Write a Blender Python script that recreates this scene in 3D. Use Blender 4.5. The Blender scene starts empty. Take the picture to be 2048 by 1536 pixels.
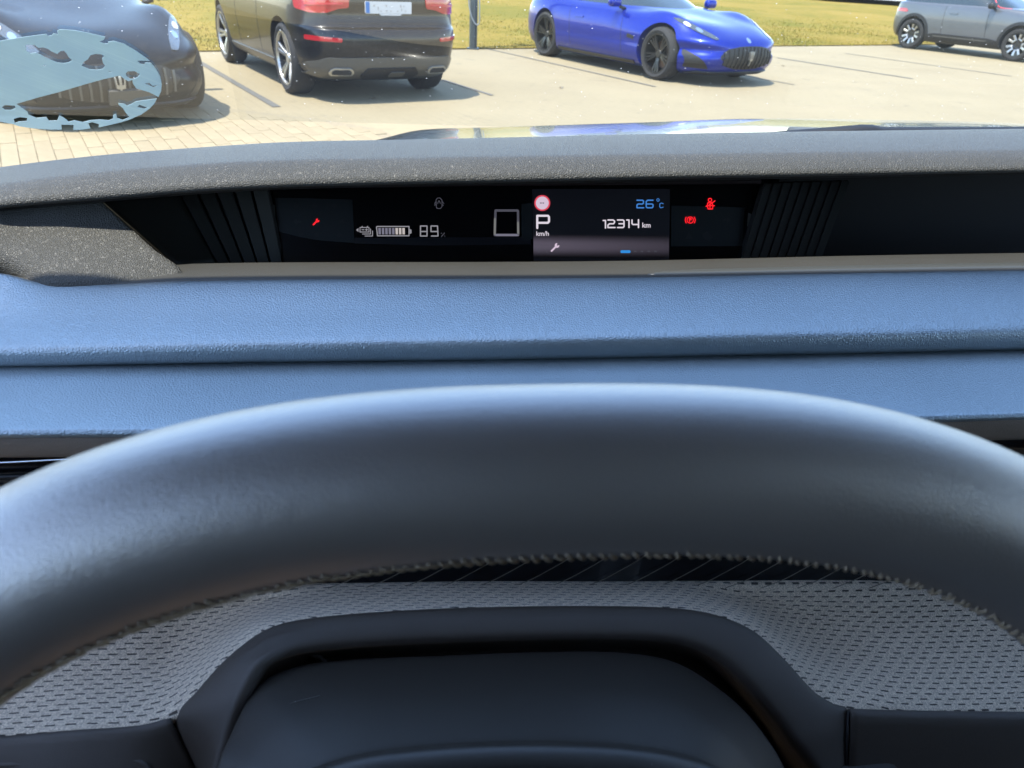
import bpy, bmesh, math, random
import numpy as np
from mathutils import Vector, Matrix, geometry
from mathutils.bvhtree import BVHTree
random.seed(7); np.random.seed(7)
R = math.radians
SC = bpy.context.scene
COL = SC.collection

# ------------------------------------------------------------------ camera
CAM_H, PITCH, ROLL, FPX = 1.42, R(29.5), R(-3.0), 1490.0
C = Vector((0, 0, CAM_H))
FWD = Vector((0, math.cos(PITCH), -math.sin(PITCH)))
UP0 = Vector((0, math.sin(PITCH), math.cos(PITCH)))
RT0 = Vector((1, 0, 0))
cr, sr = math.cos(ROLL), math.sin(ROLL)
CR, CU = cr*RT0 - sr*UP0, sr*RT0 + cr*UP0
cam_d = bpy.data.cameras.new('camera')
cam = bpy.data.objects.new('camera', cam_d); COL.objects.link(cam)
cam.matrix_world = Matrix(((CR.x, CU.x, -FWD.x, C.x), (CR.y, CU.y, -FWD.y, C.y), (CR.z, CU.z, -FWD.z, C.z), (0, 0, 0, 1)))
cam_d.sensor_width = 9.8
cam_d.lens = 9.8*FPX/2048
cam_d.clip_start, cam_d.clip_end = 0.01, 2000
cam_d.dof.use_dof = True
cam_d.dof.focus_distance = 0.6
cam_d.dof.aperture_fstop = 5.5
SC.camera = cam

# ------------------------------------------------------------------ light
SUN_EL, SUN_AZ = R(67), R(-132)        # azimuth from +Y towards +X
world = bpy.data.worlds.new('World'); SC.world = world; world.use_nodes = True
wn = world.node_tree.nodes; bg = wn['Background']
sky = wn.new('ShaderNodeTexSky'); sky.sky_type = 'NISHITA'; sky.sun_disc = False
sky.sun_elevation = SUN_EL; sky.sun_rotation = SUN_AZ; sky.altitude = 300; sky.dust_density = 0.6; sky.ozone_density = 1.6
world.node_tree.links.new(sky.outputs[0], bg.inputs[0]); bg.inputs[1].default_value = 0.15
sun_d = bpy.data.lights.new('sun', 'SUN'); sun_d.energy = 2.1; sun_d.angle = R(0.53); sun_d.color = (1, .945, .85)
sun = bpy.data.objects.new('sun', sun_d); COL.objects.link(sun)
sd = Vector((math.sin(SUN_AZ)*math.cos(SUN_EL), math.cos(SUN_AZ)*math.cos(SUN_EL), math.sin(SUN_EL)))
sun.rotation_euler = sd.to_track_quat('Z', 'Y').to_euler()
SC.view_settings.view_transform = 'Standard'; SC.view_settings.look = 'None'
SC.view_settings.gamma = 1.0; SC.view_settings.exposure = 2.2
SC.cycles.max_bounces = 6; SC.cycles.diffuse_bounces = 3; SC.cycles.glossy_bounces = 4; SC.cycles.transparent_max_bounces = 10; SC.cycles.caustics_reflective = False
SC.cycles.sample_clamp_indirect = 6.0
SC.cycles.use_denoising = True

# ------------------------------------------------------------------ pixel -> place helpers
def ray(px, py):
    x, y = px-1024, py-768
    return (x*cr - y*sr)*RT0 - (x*sr + y*cr)*UP0 + FPX*FWD
YAW = R(7.7)                                            # the car we sit in is turned a little to the left of the view
CF = Vector((-math.sin(YAW), math.cos(YAW), 0)); CX = Vector((math.cos(YAW), math.sin(YAW), 0)); CZ = Vector((0, 0, 1))
def at(px, py, yc):                                      # the point at forward distance yc of our own car
    d = ray(px, py); return C + d*(yc/d.dot(CF))
def own(x, y, z): return C + CX*x + CF*y + CZ*z          # own-car coordinates about the driver's eye
def gnd(px, py, z=0.0):
    d = ray(px, py); return C + d*((z-CAM_H)/d.z)
def on_plane(px, py, p0, n):
    d = ray(px, py); return C + d*((p0-C).dot(n)/d.dot(n))

# ------------------------------------------------------------------ scene helpers
def tag(o, label=None, cat=None, group=None, kind=None):
    if label: o['label'] = label
    if cat: o['category'] = cat
    if group: o['group'] = group
    if kind: o['kind'] = kind
    return o
def empty(name, loc=(0, 0, 0), rz=0.0):
    o = bpy.data.objects.new(name, None); COL.objects.link(o); o.location = loc; o.rotation_euler = (0, 0, rz); o.empty_display_size = .1
    return o
def link(name, me, mat=None, parent=None, world_coords=True):
    o = bpy.data.objects.new(name, me); COL.objects.link(o)
    if mat is not None and not me.materials: me.materials.append(mat)
    if parent is not None:
        o.parent = parent
        if world_coords:
            m = Matrix.Identity(4); q = parent
            chain = []
            while q is not None: chain.append(q); q = q.parent
            for q in reversed(chain): m = m @ q.matrix_parent_inverse @ q.matrix_basis
            o.matrix_parent_inverse = m.inverted()
    return o
def mesh(verts, faces, smooth=True):
    me = bpy.data.meshes.new('mesh')
    me.from_pydata([tuple(v) for v in verts], [], faces); me.update()
    if smooth: me.polygons.foreach_set('use_smooth', [True]*len(me.polygons))
    return me
def fix_normals(me):
    bm = bmesh.new(); bm.from_mesh(me); bmesh.ops.recalc_face_normals(bm, faces=bm.faces); bm.to_mesh(me); bm.free(); return me
def sharp(me, deg=35):
    try: me.set_sharp_from_angle(angle=R(deg))
    except Exception: pass
    return me
def crom(P, n):                                          # Catmull-Rom through P, n points, by chord length
    P = np.array([tuple(p) for p in P], float)
    if len(P) == 2: return P[0] + (P[1]-P[0])*np.linspace(0, 1, n)[:, None]
    L = np.r_[0, np.cumsum(np.maximum(np.linalg.norm(np.diff(P, axis=0), axis=1), 1e-9))]
    m = np.zeros_like(P)
    m[1:-1] = (P[2:]-P[:-2])/(L[2:]-L[:-2])[:, None]
    m[0] = (P[1]-P[0])/(L[1]-L[0]); m[-1] = (P[-1]-P[-2])/(L[-1]-L[-2])
    t = np.linspace(0, L[-1], n); i = np.clip(np.searchsorted(L, t, side='right')-1, 0, len(P)-2)
    h = (L[i+1]-L[i])[:, None]; s = ((t-L[i])/h[:, 0])[:, None]
    return (2*s**3-3*s**2+1)*P[i]+(s**3-2*s**2+s)*h*m[i]+(-2*s**3+3*s**2)*P[i+1]+(s**3-s**2)*h*m[i+1]
def grid(P, uv=False, closed_u=False):                    # P[rows][cols][3]
    P = np.asarray(P, float); nr, nc = P.shape[:2]
    f = [(r*nc+c, r*nc+(c+1) % nc, (r+1)*nc+(c+1) % nc, (r+1)*nc+c) for r in range(nr-1) for c in range(nc if closed_u else nc-1)]
    me = mesh(P.reshape(-1, 3), f)
    if uv:
        du = np.zeros((nr, nc)); du[:, 1:] = np.cumsum(np.linalg.norm(np.diff(P, axis=1), axis=2), axis=1)
        du -= du[:, nc//2:nc//2+1]
        dv = np.zeros((nr, nc)); dv[1:] = np.cumsum(np.linalg.norm(np.diff(P, axis=0), axis=2), axis=0)
        l = me.uv_layers.new(name='uv'); U = np.stack([du, dv], -1).reshape(-1, 2)
        vi = np.empty(len(me.loops), int); me.loops.foreach_get('vertex_index', vi)
        l.data.foreach_set('uv', U[vi].ravel())
    return me
def loft(rows, nc=120, sub=6, linear=False, uv=False):      # rows of 3-D points, smooth along and across
    A = np.array([crom(r, nc) for r in rows])
    if linear or len(rows) == 2:
        out = []
        for i in range(len(rows)-1):
            for k in range(sub): out.append(A[i]+(A[i+1]-A[i])*k/sub)
        out.append(A[-1]); return grid(out, uv)
    n = sub*(len(rows)-1)+1
    # same parameter for every column so that rows stay rows
    t = np.linspace(0, len(rows)-1, n); i = np.clip(t.astype(int), 0, len(rows)-2); s = (t-i)[:, None, None]
    d = np.diff(A, axis=0)
    m = np.zeros_like(A); m[0] = d[0]; m[-1] = d[-1]
    # harmonic-like tangents: shorter neighbour rules, no overshoot on rolled edges
    for k in range(1, len(rows)-1):
        la = np.linalg.norm(d[k-1], axis=1, keepdims=True); lb = np.linalg.norm(d[k], axis=1, keepdims=True)
        m[k] = (d[k-1]/np.maximum(la, 1e-9)+d[k]/np.maximum(lb, 1e-9))*.5*np.minimum(la, lb)
    P = (2*s**3-3*s**2+1)*A[i]+(s**3-2*s**2+s)*m[i]+(-2*s**3+3*s**2)*A[i+1]+(s**3-s**2)*m[i+1]
    return grid(P, uv)
def solid(o, t, off=-1):
    md = o.modifiers.new('solid', 'SOLIDIFY'); md.thickness = t; md.offset = off; return o
def box(cx, cy, cz, sx, sy, sz, bev=0.0, seg=2):
    bm = bmesh.new(); bmesh.ops.create_cube(bm, size=1)
    for v in bm.verts: v.co = Vector((cx+v.co.x*sx, cy+v.co.y*sy, cz+v.co.z*sz))
    if bev: bmesh.ops.bevel(bm, geom=list(bm.edges), offset=bev, segments=seg, affect='EDGES', profile=.5)
    me = bpy.data.meshes.new('mesh'); bm.to_mesh(me); bm.free()
    if bev: me.polygons.foreach_set('use_smooth', [True]*len(me.polygons)); sharp(me, 40)
    return me
def tube(pts, rad, n=8, closed=False, rads=None):
    P = [Vector(p) for p in pts]; V = []; F = []; up = None
    m = len(P)
    for i, p in enumerate(P):
        if closed: t = P[(i+1) % m]-P[i-1]
        else: t = P[min(i+1, m-1)]-P[max(i-1, 0)]
        t.normalize()
        if up is None: up = t.orthogonal()
        a = (up-t*up.dot(t)).normalized(); up = a; b = t.cross(a)
        r = rads[i] if rads else rad
        for k in range(n):
            q = 2*math.pi*k/n; V.append(p+a*(r*math.cos(q))+b*(r*math.sin(q)))
    for i in range(m if closed else m-1):
        j = (i+1) % m
        for k in range(n): F.append((i*n+k, i*n+(k+1) % n, j*n+(k+1) % n, j*n+k))
    if not closed: F += [tuple(range(n))[::-1], tuple(range((m-1)*n, m*n))]
    return mesh(V, F)
def lathe(prof, n=48):                                      # profile (r, y) turned about the y axis
    V = []; F = []; m = len(prof)
    for k in range(n):
        q = 2*math.pi*k/n
        for r, y in prof: V.append((r*math.cos(q), y, r*math.sin(q)))
    for k in range(n):
        k2 = (k+1) % n
        for i in range(m-1): F.append((k*m+i, k*m+i+1, k2*m+i+1, k2*m+i))
    return sharp(fix_normals(mesh(V, F)), 40)
def join(mes):
    bm = bmesh.new()
    for me in mes: bm.from_mesh(me)
    out = bpy.data.meshes.new('mesh'); bm.to_mesh(out); bm.free(); return out
def xform(me, M): me.transform(M); return me
def cdt(outer, holes=(), step=None):                         # filled 2-D polygon with holes and interior points
    V = []; Fc = []
    for loop in [outer]+list(holes):
        b = len(V); V += [Vector((p[0], p[1])) for p in loop]; Fc.append(list(range(b, b+len(loop))))
    if step:
        xs = [p[0] for p in outer]; ys = [p[1] for p in outer]
        x = min(xs)+step*.5
        while x < max(xs):
            y = min(ys)+step*.5
            while y < max(ys):
                V.append(Vector((x+random.uniform(-.05, .05)*step, y+random.uniform(-.05, .05)*step))); y += step
            x += step
    edges = []
    for f in Fc: edges += [(f[i], f[(i+1) % len(f)]) for i in range(len(f))]
    r = geometry.delaunay_2d_cdt(V, edges, [], 0, 1e-7)
    def inside(pt, loop):
        c = False; j = len(loop)-1
        for i in range(len(loop)):
            a, b = loop[i], loop[j]
            if (a[1] > pt[1]) != (b[1] > pt[1]) and pt[0] < (b[0]-a[0])*(pt[1]-a[1])/(b[1]-a[1])+a[0]: c = not c
            j = i
        return c
    W = r[0]; F = []
    for f in r[2]:
        q = sum((W[i] for i in f), Vector((0, 0)))/len(f)
        if inside(q, outer) and not any(inside(q, h) for h in holes): F.append(tuple(f))
    return W, F

# ------------------------------------------------------------------ materials
class NT:
    def __init__(s, name):
        s.m = bpy.data.materials.new(name); s.m.use_nodes = True; s.t = s.m.node_tree; s.n = s.t.nodes
        s.b = s.n['Principled BSDF']; s.out = s.n['Material Output']
    def new(s, kind, **kw):
        n = s.n.new('ShaderNode'+kind)
        for k, v in kw.items(): setattr(n, k, v)
        return n
    def lk(s, a, b): s.t.links.new(a, b)
    def val(s, sock, v):
        if hasattr(v, 'is_output'): s.lk(v, sock)
        else: sock.default_value = v
    def math(s, op, a, b=0.0, c=None):
        n = s.new('Math', operation=op); s.val(n.inputs[0], a); s.val(n.inputs[1], b)
        if c is not None: s.val(n.inputs[2], c)
        return n.outputs[0]
    def mixc(s, f, a, b):
        n = s.new('Mix', data_type='RGBA'); s.val(n.inputs[0], f); s.val(n.inputs[6], a); s.val(n.inputs[7], b); return n.outputs[2]
    def coord(s, what='Object'): return s.new('TexCoord').outputs[what]
    def noise(s, scale, detail=3, rough=.55, vec=None, dist=0):
        n = s.new('TexNoise'); n.inputs['Scale'].default_value = scale; n.inputs['Detail'].default_value = detail
        n.inputs['Roughness'].default_value = rough; n.inputs['Distortion'].default_value = dist
        s.lk(vec if vec is not None else s.coord(), n.inputs['Vector']); return n.outputs[0]
    def voro(s, scale, feature='F1', vec=None, out='Distance', rnd=1.0):
        n = s.new('TexVoronoi', feature=feature); n.inputs['Scale'].default_value = scale; n.inputs['Randomness'].default_value = rnd
        s.lk(vec if vec is not None else s.coord(), n.inputs['Vector']); return n.outputs[out]
    def ramp(s, f, stops):
        n = s.new('ValToRGB'); e = n.color_ramp.elements
        while len(e) < len(stops): e.new(.5)
        for q, (p, c) in zip(e, stops): q.position = p; q.color = c if len(c) == 4 else (*c, 1)
        s.lk(f, n.inputs[0]); return n.outputs[0]
    def smooth(s, v, a, b):
        n = s.new('MapRange', interpolation_type='SMOOTHSTEP'); s.val(n.inputs[0], v); n.inputs[1].default_value = a; n.inputs[2].default_value = b; return n.outputs[0]
    def bump(s, h, strength, dist):
        n = s.new('Bump'); n.inputs['Strength'].default_value = strength; n.inputs['Distance'].default_value = dist
        s.lk(h, n.inputs['Height']); s.lk(n.outputs[0], s.b.inputs['Normal']); return n
    def set(s, col=None, rough=None, metal=None, spec=None, coat=None, coat_r=None, sheen=None, ior=None):
        i = s.b.inputs
        if col is not None: s.val(i['Base Color'], (*col, 1) if isinstance(col, tuple) and len(col) == 3 else col)
        if rough is not None: s.val(i['Roughness'], rough)
        if metal is not None: s.val(i['Metallic'], metal)
        if spec is not None: s.val(i['Specular IOR Level'], spec)
        if coat is not None: s.val(i['Coat Weight'], coat)
        if coat_r is not None: s.val(i['Coat Roughness'], coat_r)
        if sheen is not None: s.val(i['Sheen Weight'], sheen)
        if ior is not None: s.val(i['IOR'], ior)
        return s
def plain(name, col, rough=.5, metal=0.0, coat=0.0, spec=.5, var=.06, vs=40.0, bump=0.0, bs=300.0, bd=.0005):
    t = NT(name); n = t.noise(vs, 4)
    k = t.math('MULTIPLY_ADD', n, 2*var, 1-var)
    c = t.new('VectorMath', operation='SCALE'); c.inputs[0].default_value = col; t.lk(k, c.inputs['Scale'])
    t.set(c.outputs[0], rough, metal, spec, coat, .03)
    if bump: t.bump(t.noise(bs, 3), bump, bd)
    return t.m
def emissive(name, col, strength):
    t = NT(name); strength *= .37; t.set((.01, .01, .01), .4); t.b.inputs['Emission Color'].default_value = (*col, 1); t.b.inputs['Emission Strength'].default_value = strength; return t.m
def leather(name, col, rough=.42, scale=420.0, depth=.00045, strength=.55, spec=.6, speck=True, metal=0.0):
    t = NT(name); co = t.coord()
    e = t.voro(scale, 'DISTANCE_TO_EDGE', co); h = t.smooth(e, 0.0, .32)
    n2 = t.noise(scale*3, 2, .6, co); hh = t.math('MULTIPLY_ADD', n2, .25, h)
    big = t.noise(9, 3, .5, co)
    k = t.math('MULTIPLY_ADD', big, .22, .89)
    c = t.new('VectorMath', operation='SCALE'); c.inputs[0].default_value = col; t.lk(k, c.inputs['Scale'])
    base = c.outputs[0]
    if speck:                                             # fine pale dust lying on the plastic
        s = t.voro(130, 'F1', co); m = t.math('LESS_THAN', s, .035); w = t.new('TexWhiteNoise'); w.noise_dimensions = '3D'
        vn = t.new('TexVoronoi', feature='F1'); vn.inputs['Scale'].default_value = 130; t.lk(co, vn.inputs['Vector']); t.lk(vn.outputs['Position'], w.inputs['Vector'])
        m = t.math('MULTIPLY', m, t.math('GREATER_THAN', w.outputs['Value'], .80))
        base = t.mixc(t.math('MULTIPLY', m, .22), base, (.45, .45, .42, 1))
    t.set(base, t.math('MULTIPLY_ADD', big, .12, rough-.06), metal, spec)
    t.bump(hh, strength, depth)
    return t.m
M = {}

# ================================================================== THE SETTING OUTDOORS
HD = Vector((math.sin(R(147)), math.cos(R(147)), 0))        # direction of the parking bays (towards us)
HL = Vector((-HD.y, HD.x, 0))                                # to the left of it

def concrete_mat(name, joints=True, tint=(.262, .216, .132)):
    t = NT(name); co = t.coord()
    n1 = t.noise(.55, 5, .6, co); n2 = t.noise(14, 5, .7, co); n3 = t.noise(160, 2, .6, co)
    k = t.math('ADD', t.math('MULTIPLY', n1, .34), t.math('ADD', t.math('MULTIPLY', n2, .24), t.math('MULTIPLY', n3, .22)))
    k = t.math('ADD', k, .60)
    oi = t.new('ObjectInfo'); k = t.math('ADD', k, t.math('MULTIPLY_ADD', oi.outputs['Random'], .12, -.06))
    c = t.new('VectorMath', operation='SCALE'); c.inputs[0].default_value = tint; t.lk(k, c.inputs['Scale']); base = c.outputs[0]
    st = t.smooth(t.noise(2.3, 4, .65, co, .4), .60, .74)
    base = t.mixc(t.math('MULTIPLY', st, .38), base, (.12, .105, .08, 1))
    if joints:                                                # far pavers: only their joints' colour
        rot = t.new('VectorRotate', rotation_type='Z_AXIS'); rot.inputs['Angle'].default_value = -math.atan2(HD.y, HD.x); t.lk(co, rot.inputs['Vector'])
        br = t.new('TexBrick'); br.inputs['Scale'].default_value = 1.0; br.inputs['Brick Width'].default_value = .23; br.inputs['Row Height'].default_value = .115
        br.inputs['Mortar Size'].default_value = .005; br.inputs['Mortar Smooth'].default_value = .3; t.lk(rot.outputs[0], br.inputs['Vector'])
        w = t.smooth(t.noise(.9, 3, .6, co), .40, .66)
        base = t.mixc(t.math('MULTIPLY', br.outputs['Fac'], t.math('MULTIPLY_ADD', w, .30, .06)), base, (.11, .10, .08, 1))
    t.set(base, .9, spec=.25); t.bump(t.math('ADD', n2, n3), .35, .004)
    return t.m
M['concrete'] = concrete_mat('lot_concrete'); M['paver'] = concrete_mat('paver_concrete', False)
M['joint'] = plain('joint_sand', (.232, .191, .118), .95, var=.3, vs=30)
M['line'] = plain('line_paint', (.115, .108, .092), .9, var=.25, vs=12)

def quad_sheet(pts, z): return mesh([(p[0], p[1], z) for p in pts], [tuple(range(len(pts)))], False)
lot = link('parking_lot', mesh([(-160, -160, 0), (200, -160, 0), (200, 200, 0), (-160, 200, 0)], [(0, 1, 2, 3)], False), M['concrete']); tag(lot, kind='structure')

# individual pavers where the photograph lets one tell them apart (left foreground)
PW, PL, GAP = .23, .115, .0036
def bay(u, v, z=0): p = HD*u + HL*v; return Vector((p.x, p.y, z))
cells = []
for iu in range(-80, 20):
    for iv in range(-60, 40):
        u = (iu+.5)*PW; v = (iv+.5)*PL + (0 if 1 else 0); u += (iv % 2)*PW*.5
        p = bay(u, v)
        if not (-6.2 < p.x < 1.0 and 4.4 < p.y < 8.2): continue
        d = Vector((p.x, p.y, 0))-C; z = d.dot(FWD); x = d.dot(CR)/z*FPX+1024; y = 768-d.dot(CU)/z*FPX
        if -60 < x < 760 and 195 < y < 372 and y > 205+max(0, (x-300)*.12): cells.append((z, u, v))
cells.sort()
def paver_mesh(j):
    me = box(0, 0, 0, PW-.0006, PL-GAP, .03, .0012, 1)
    for v in me.vertices: v.co.y += random.uniform(-.001, .001)
    return me
pmes = [paver_mesh(j) for j in range(4)]
for me in pmes: me.materials.append(M['paver'])
angz = math.atan2(HD.y, HD.x)
rest = []
for n, (z, u, v) in enumerate(cells):
    p = bay(u, v, -.003+random.uniform(-.0025, .0025)); rx, ry = random.uniform(-.006, .006), random.uniform(-.006, .006)
    Mx = Matrix.Translation(p) @ Matrix.Rotation(angz, 4, 'Z') @ Matrix.Rotation(rx, 4, 'X') @ Matrix.Rotation(ry, 4, 'Y')
    if n < 300:
        o = bpy.data.objects.new('paver', pmes[n % 4]); COL.objects.link(o); o.parent = lot; o.matrix_local = Mx
    else:
        m2 = pmes[n % 4].copy(); m2.transform(Mx); rest.append(m2)
if rest:
    me = join(rest); me.materials.append(M['paver']); o = link('paver_field', me, None, lot); tag(o, kind='stuff')
if cells:
    us = [c[1] for c in cells]
    for c_ in (0,):
        hull = [bay(u+du, v+dv) for _, u, v in cells for du in (-.13, .13) for dv in (-.085, .085)]
        hp = geometry.convex_hull_2d([Vector((h.x, h.y)) for h in hull])
        link('joint_bed', quad_sheet([hull[i] for i in hp], .004), M['joint'], lot)

def bay_line(a, b, w):
    A, B = gnd(*a), gnd(*b); Bv = A+HD*(B-A).dot(HD)
    n = 12; L = []; 
    for s in (1, -1):
        for i in (range(n+1) if s == 1 else range(n, -1, -1)):
            q = A+(Bv-A)*i/n + HL*(s*w*.5*random.uniform(.9, 1.08)); L.append(q)
    return link('bay_line', quad_sheet(L, .006), M['line'], lot)
bay_line((398, 124), (563, 214), .085); bay_line((885, 160), (992, 191), .055); bay_line((975, 98), (1312, 174), .05)
bay_line((1555, 116), (1806, 159), .075); bay_line((1690, 107), (1985, 155), .055); bay_line((1480, 150), (1590, 170), .04)

# lawn: a gently rising sheet with real blades near its edge
t = NT('lawn'); co = t.coord(); n1 = t.noise(.22, 4, .6, co, .6); n2 = t.noise(2.4, 4, .65, co); n3 = t.noise(30, 3, .7, co)
kk = t.math('ADD', t.math('MULTIPLY', n1, .5), t.math('ADD', t.math('MULTIPLY', n2, .3), t.math('MULTIPLY', n3, .25)))
t.set(t.ramp(kk, [(.36, (.105, .11, .011)), (.47, (.165, .135, .018)), (.56, (.225, .16, .027)), (.68, (.26, .185, .045))]), .95, spec=.15); t.bump(n3, .6, .03); M['lawn'] = t.m
le0, le1 = gnd(380, 104), gnd(1760, 91); ed = (le1-le0); ed.z = 0; ed.normalize(); en = Vector((-ed.y, ed.x, 0))
V = []; nx, ny = 60, 40
for j in range(ny+1):
    for i in range(nx+1):
        s_ = -60+140*i/nx; tt = (j/ny)**2.2*85
        p = le0+ed*s_+en*tt
        V.append((p.x, p.y, .02+min(tt, 40)*.010+.03*math.sin(p.x*.9)*math.cos(p.y*.6)*min(1, tt)))
lawn = link('lawn', mesh(V, [(j*(nx+1)+i, j*(nx+1)+i+1, (j+1)*(nx+1)+i+1, (j+1)*(nx+1)+i) for j in range(ny) for i in range(nx)]), M['lawn']); tag(lawn, kind='structure')
t = NT('grass_blade'); oi = t.coord(); n1 = t.noise(.5, 3, .6, oi); n2 = t.noise(7, 3, .7, oi)
t.set(t.ramp(t.math('MULTIPLY_ADD', n2, .5, t.math('MULTIPLY', n1, .5)), [(.36, (.085, .108, .011)), (.47, (.15, .135, .018)), (.58, (.235, .17, .03)), (.7, (.28, .205, .053))]), .85, spec=.2); M['blade'] = t.m
NB = 46000
s_ = np.random.uniform(-14, 24, NB); tt = np.abs(np.random.exponential(2.6, NB)); tt = np.where(np.random.rand(NB) < .25, np.random.uniform(0, 22, NB), tt)
edge_w = .10*np.sin(s_*3.1)+.06*np.sin(s_*11)
px_ = le0.x+ed.x*s_+en.x*(tt+edge_w); py_ = le0.y+ed.y*s_+en.y*(tt+edge_w); pz_ = .02+np.minimum(tt, 40)*.010
hh = np.random.uniform(.018, .042, NB); aa = np.random.uniform(0, 6.283, NB); ww = np.random.uniform(.006, .013, NB); lx = np.random.normal(0, .03, NB); ly = np.random.normal(0, .03, NB)
B = np.empty((NB, 3, 3)); B[:, 0] = np.c_[px_-ww*np.cos(aa), py_-ww*np.sin(aa), pz_-.01]; B[:, 1] = np.c_[px_+ww*np.cos(aa), py_+ww*np.sin(aa), pz_-.01]; B[:, 2] = np.c_[px_+lx, py_+ly, pz_+hh]
gr = link('grass', mesh(B.reshape(-1, 3).tolist(), [(3*i, 3*i+1, 3*i+2) for i in range(NB)], False), M['blade']); tag(gr, 'dry yellow green grass along the edge of the parking lot', 'grass', kind='stuff')
M['path'] = plain('path_gravel', (.30, .28, .25), .95, var=.15, vs=3)
a, b = gnd(1690, -2, .45), gnd(1830, 12, .45)
pth = link('path', quad_sheet([a-Vector((8, -7, 0)), b+Vector((30, -6, 0)), b+Vector((30, 16, 0)), a+Vector((-8, 22, 0))], .47), M['path']); tag(pth, kind='structure')
# a few dry leaves on the concrete
M['leaf'] = plain('dry_leaf', (.10, .07, .035), .8, var=.3, vs=60)
def leaf(px, py, sz, label):
    p = gnd(px, py); V = []; n = 10
    out = [(math.cos(2*math.pi*k/n)*sz*(1+.25*math.sin(3*k)), math.sin(2*math.pi*k/n)*sz*.45*(1+.2*math.cos(5*k)), .008+.012*abs(math.sin(k*1.7))) for k in range(n)]
    a_ = random.uniform(0, 3); V = [(p.x+x*math.cos(a_)-y*math.sin(a_), p.y+x*math.sin(a_)+y*math.cos(a_), z) for x, y, z in out]+[(p.x, p.y, .022)]
    o = link('dry_leaf', mesh(V, [(k, (k+1) % n, n) for k in range(n)]), M['leaf']); solid(o, .0015); tag(o, label, 'leaf')
leaf(1122, 177, .045, 'curled dry leaf on the bare concrete in front of the blue sports car')
leaf(745, 199, .05, 'dry leaf on the concrete just behind the black SUV')
leaf(1565, 133, .04, 'dry leaf on the concrete right of the blue car')

# ------------------------------------------------------------------ lamp post with its cable
M['post'] = plain('post_paint', (.035, .045, .048), .45, .0, .2, var=.15)
M['cable'] = plain('cable_grey', (.22, .24, .25), .5)
base = gnd(946, 98); base.z = 0
post = empty('lamp_post', base); tag(post, 'dark green lamp post at the lawn edge between black car and blue car', 'lamp post')
link('pole', lathe([(0, 0), (.072, 0), (.072, .9), (.068, .93), (.062, 3.6), (0, 3.6)], 24), M['post'], post, False).rotation_euler = (R(90), 0, 0)
link('base_plate', box(0, 0, .012, .22, .22, .024, .006), M['post'], post, False)
link('lamp_head', xform(box(0, 0, 0, .5, .18, .07, .03), Matrix.Translation((-.18, 0, 3.64))), M['post'], post, False)
cpts = [on_plane(x, y, base-Vector((0, .085, 0)), Vector((0, 1, 0))) for x, y in [(938, -20), (938, 8), (941, 25), (946, 40), (953, 50), (958, 47), (959, 20), (959, -20)]]
link('cable', tube(crom(cpts, 40), .011, 8), M['cable'], post)

# ================================================================== PARKED CARS
def paint(name, col, metal=.35, rough=.28, coat=.6, spec=.4):
    t = NT(name); co = t.coord(); n = t.noise(1.7, 4, .6, co); d = t.noise(22, 4, .7, co)
    k = t.math('MULTIPLY_ADD', n, .16, .92); c = t.new('VectorMath', operation='SCALE'); c.inputs[0].default_value = col; t.lk(k, c.inputs['Scale'])
    dust = t.smooth(d, .45, .8)
    t.set(t.mixc(t.math('MULTIPLY', dust, .035), c.outputs[0], (.35, .31, .25, 1)), t.math('MULTIPLY_ADD', dust, .06, rough), metal, spec, coat, .03)
    return t.m
M['tyre'] = plain('tyre_rubber', (.022, .021, .020), .85, var=.3, vs=30, bump=.3, bs=120, bd=.002)
M['rim_dark'] = plain('rim_dark', (.022, .021, .02), .35, .5, .4)
M['rim_silver'] = plain('rim_silver', (.40, .40, .39), .3, .8, .3)
M['rim_bronze'] = plain('rim_bronze', (.16, .10, .07), .35, .7, .3)
M['carglass'] = plain('car_glass', (.018, .028, .028), .03, 0, .5, spec=.8, var=.05)
M['blackplast'] = plain('black_trim', (.012, .012, .013), .5, var=.15, bump=.2, bs=200)
M['greytrim'] = plain('grey_trim', (.085, .082, .074), .45, .25, .2, var=.1)
M['redlens'] = plain('red_lens', (.34, .006, .014), .12, 0, 1.0, var=.1, vs=12)
M['redstrip'] = plain('red_strip', (.45, .015, .028), .3, 0, .5)
M['chrome'] = plain('chrome', (.75, .76, .77), .1, 1.0)
M['whiteplate'] = plain('plate_white', (.50, .50, .50), .35, var=.02)
M['plateblue'] = plain('plate_blue', (.012, .13, .38), .35)
M['platemark'] = plain('plate_mark', (.30, .28, .275), .4)
M['lampglass'] = plain('lamp_glass', (.05, .06, .065), .08, .0, 1.0, var=.3, vs=25)
M['greyplastic'] = plain('grey_board', (.07, .068, .062), .6)
M['under'] = plain('underbody', (.02, .02, .02), .9)
M['p_black'] = paint('paint_black', (.006, .0065, .008), .2, .28, .45, .3)
M['p_navy'] = paint('paint_navy_black', (.003, .007, .013), .0, .3, .18, .12)
M['p_blue'] = paint('paint_blue', (.002, .016, .25), .5, .30, .55, .3)
M['p_grey'] = paint('paint_grey', (.11, .117, .128), .45, .34)

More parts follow.
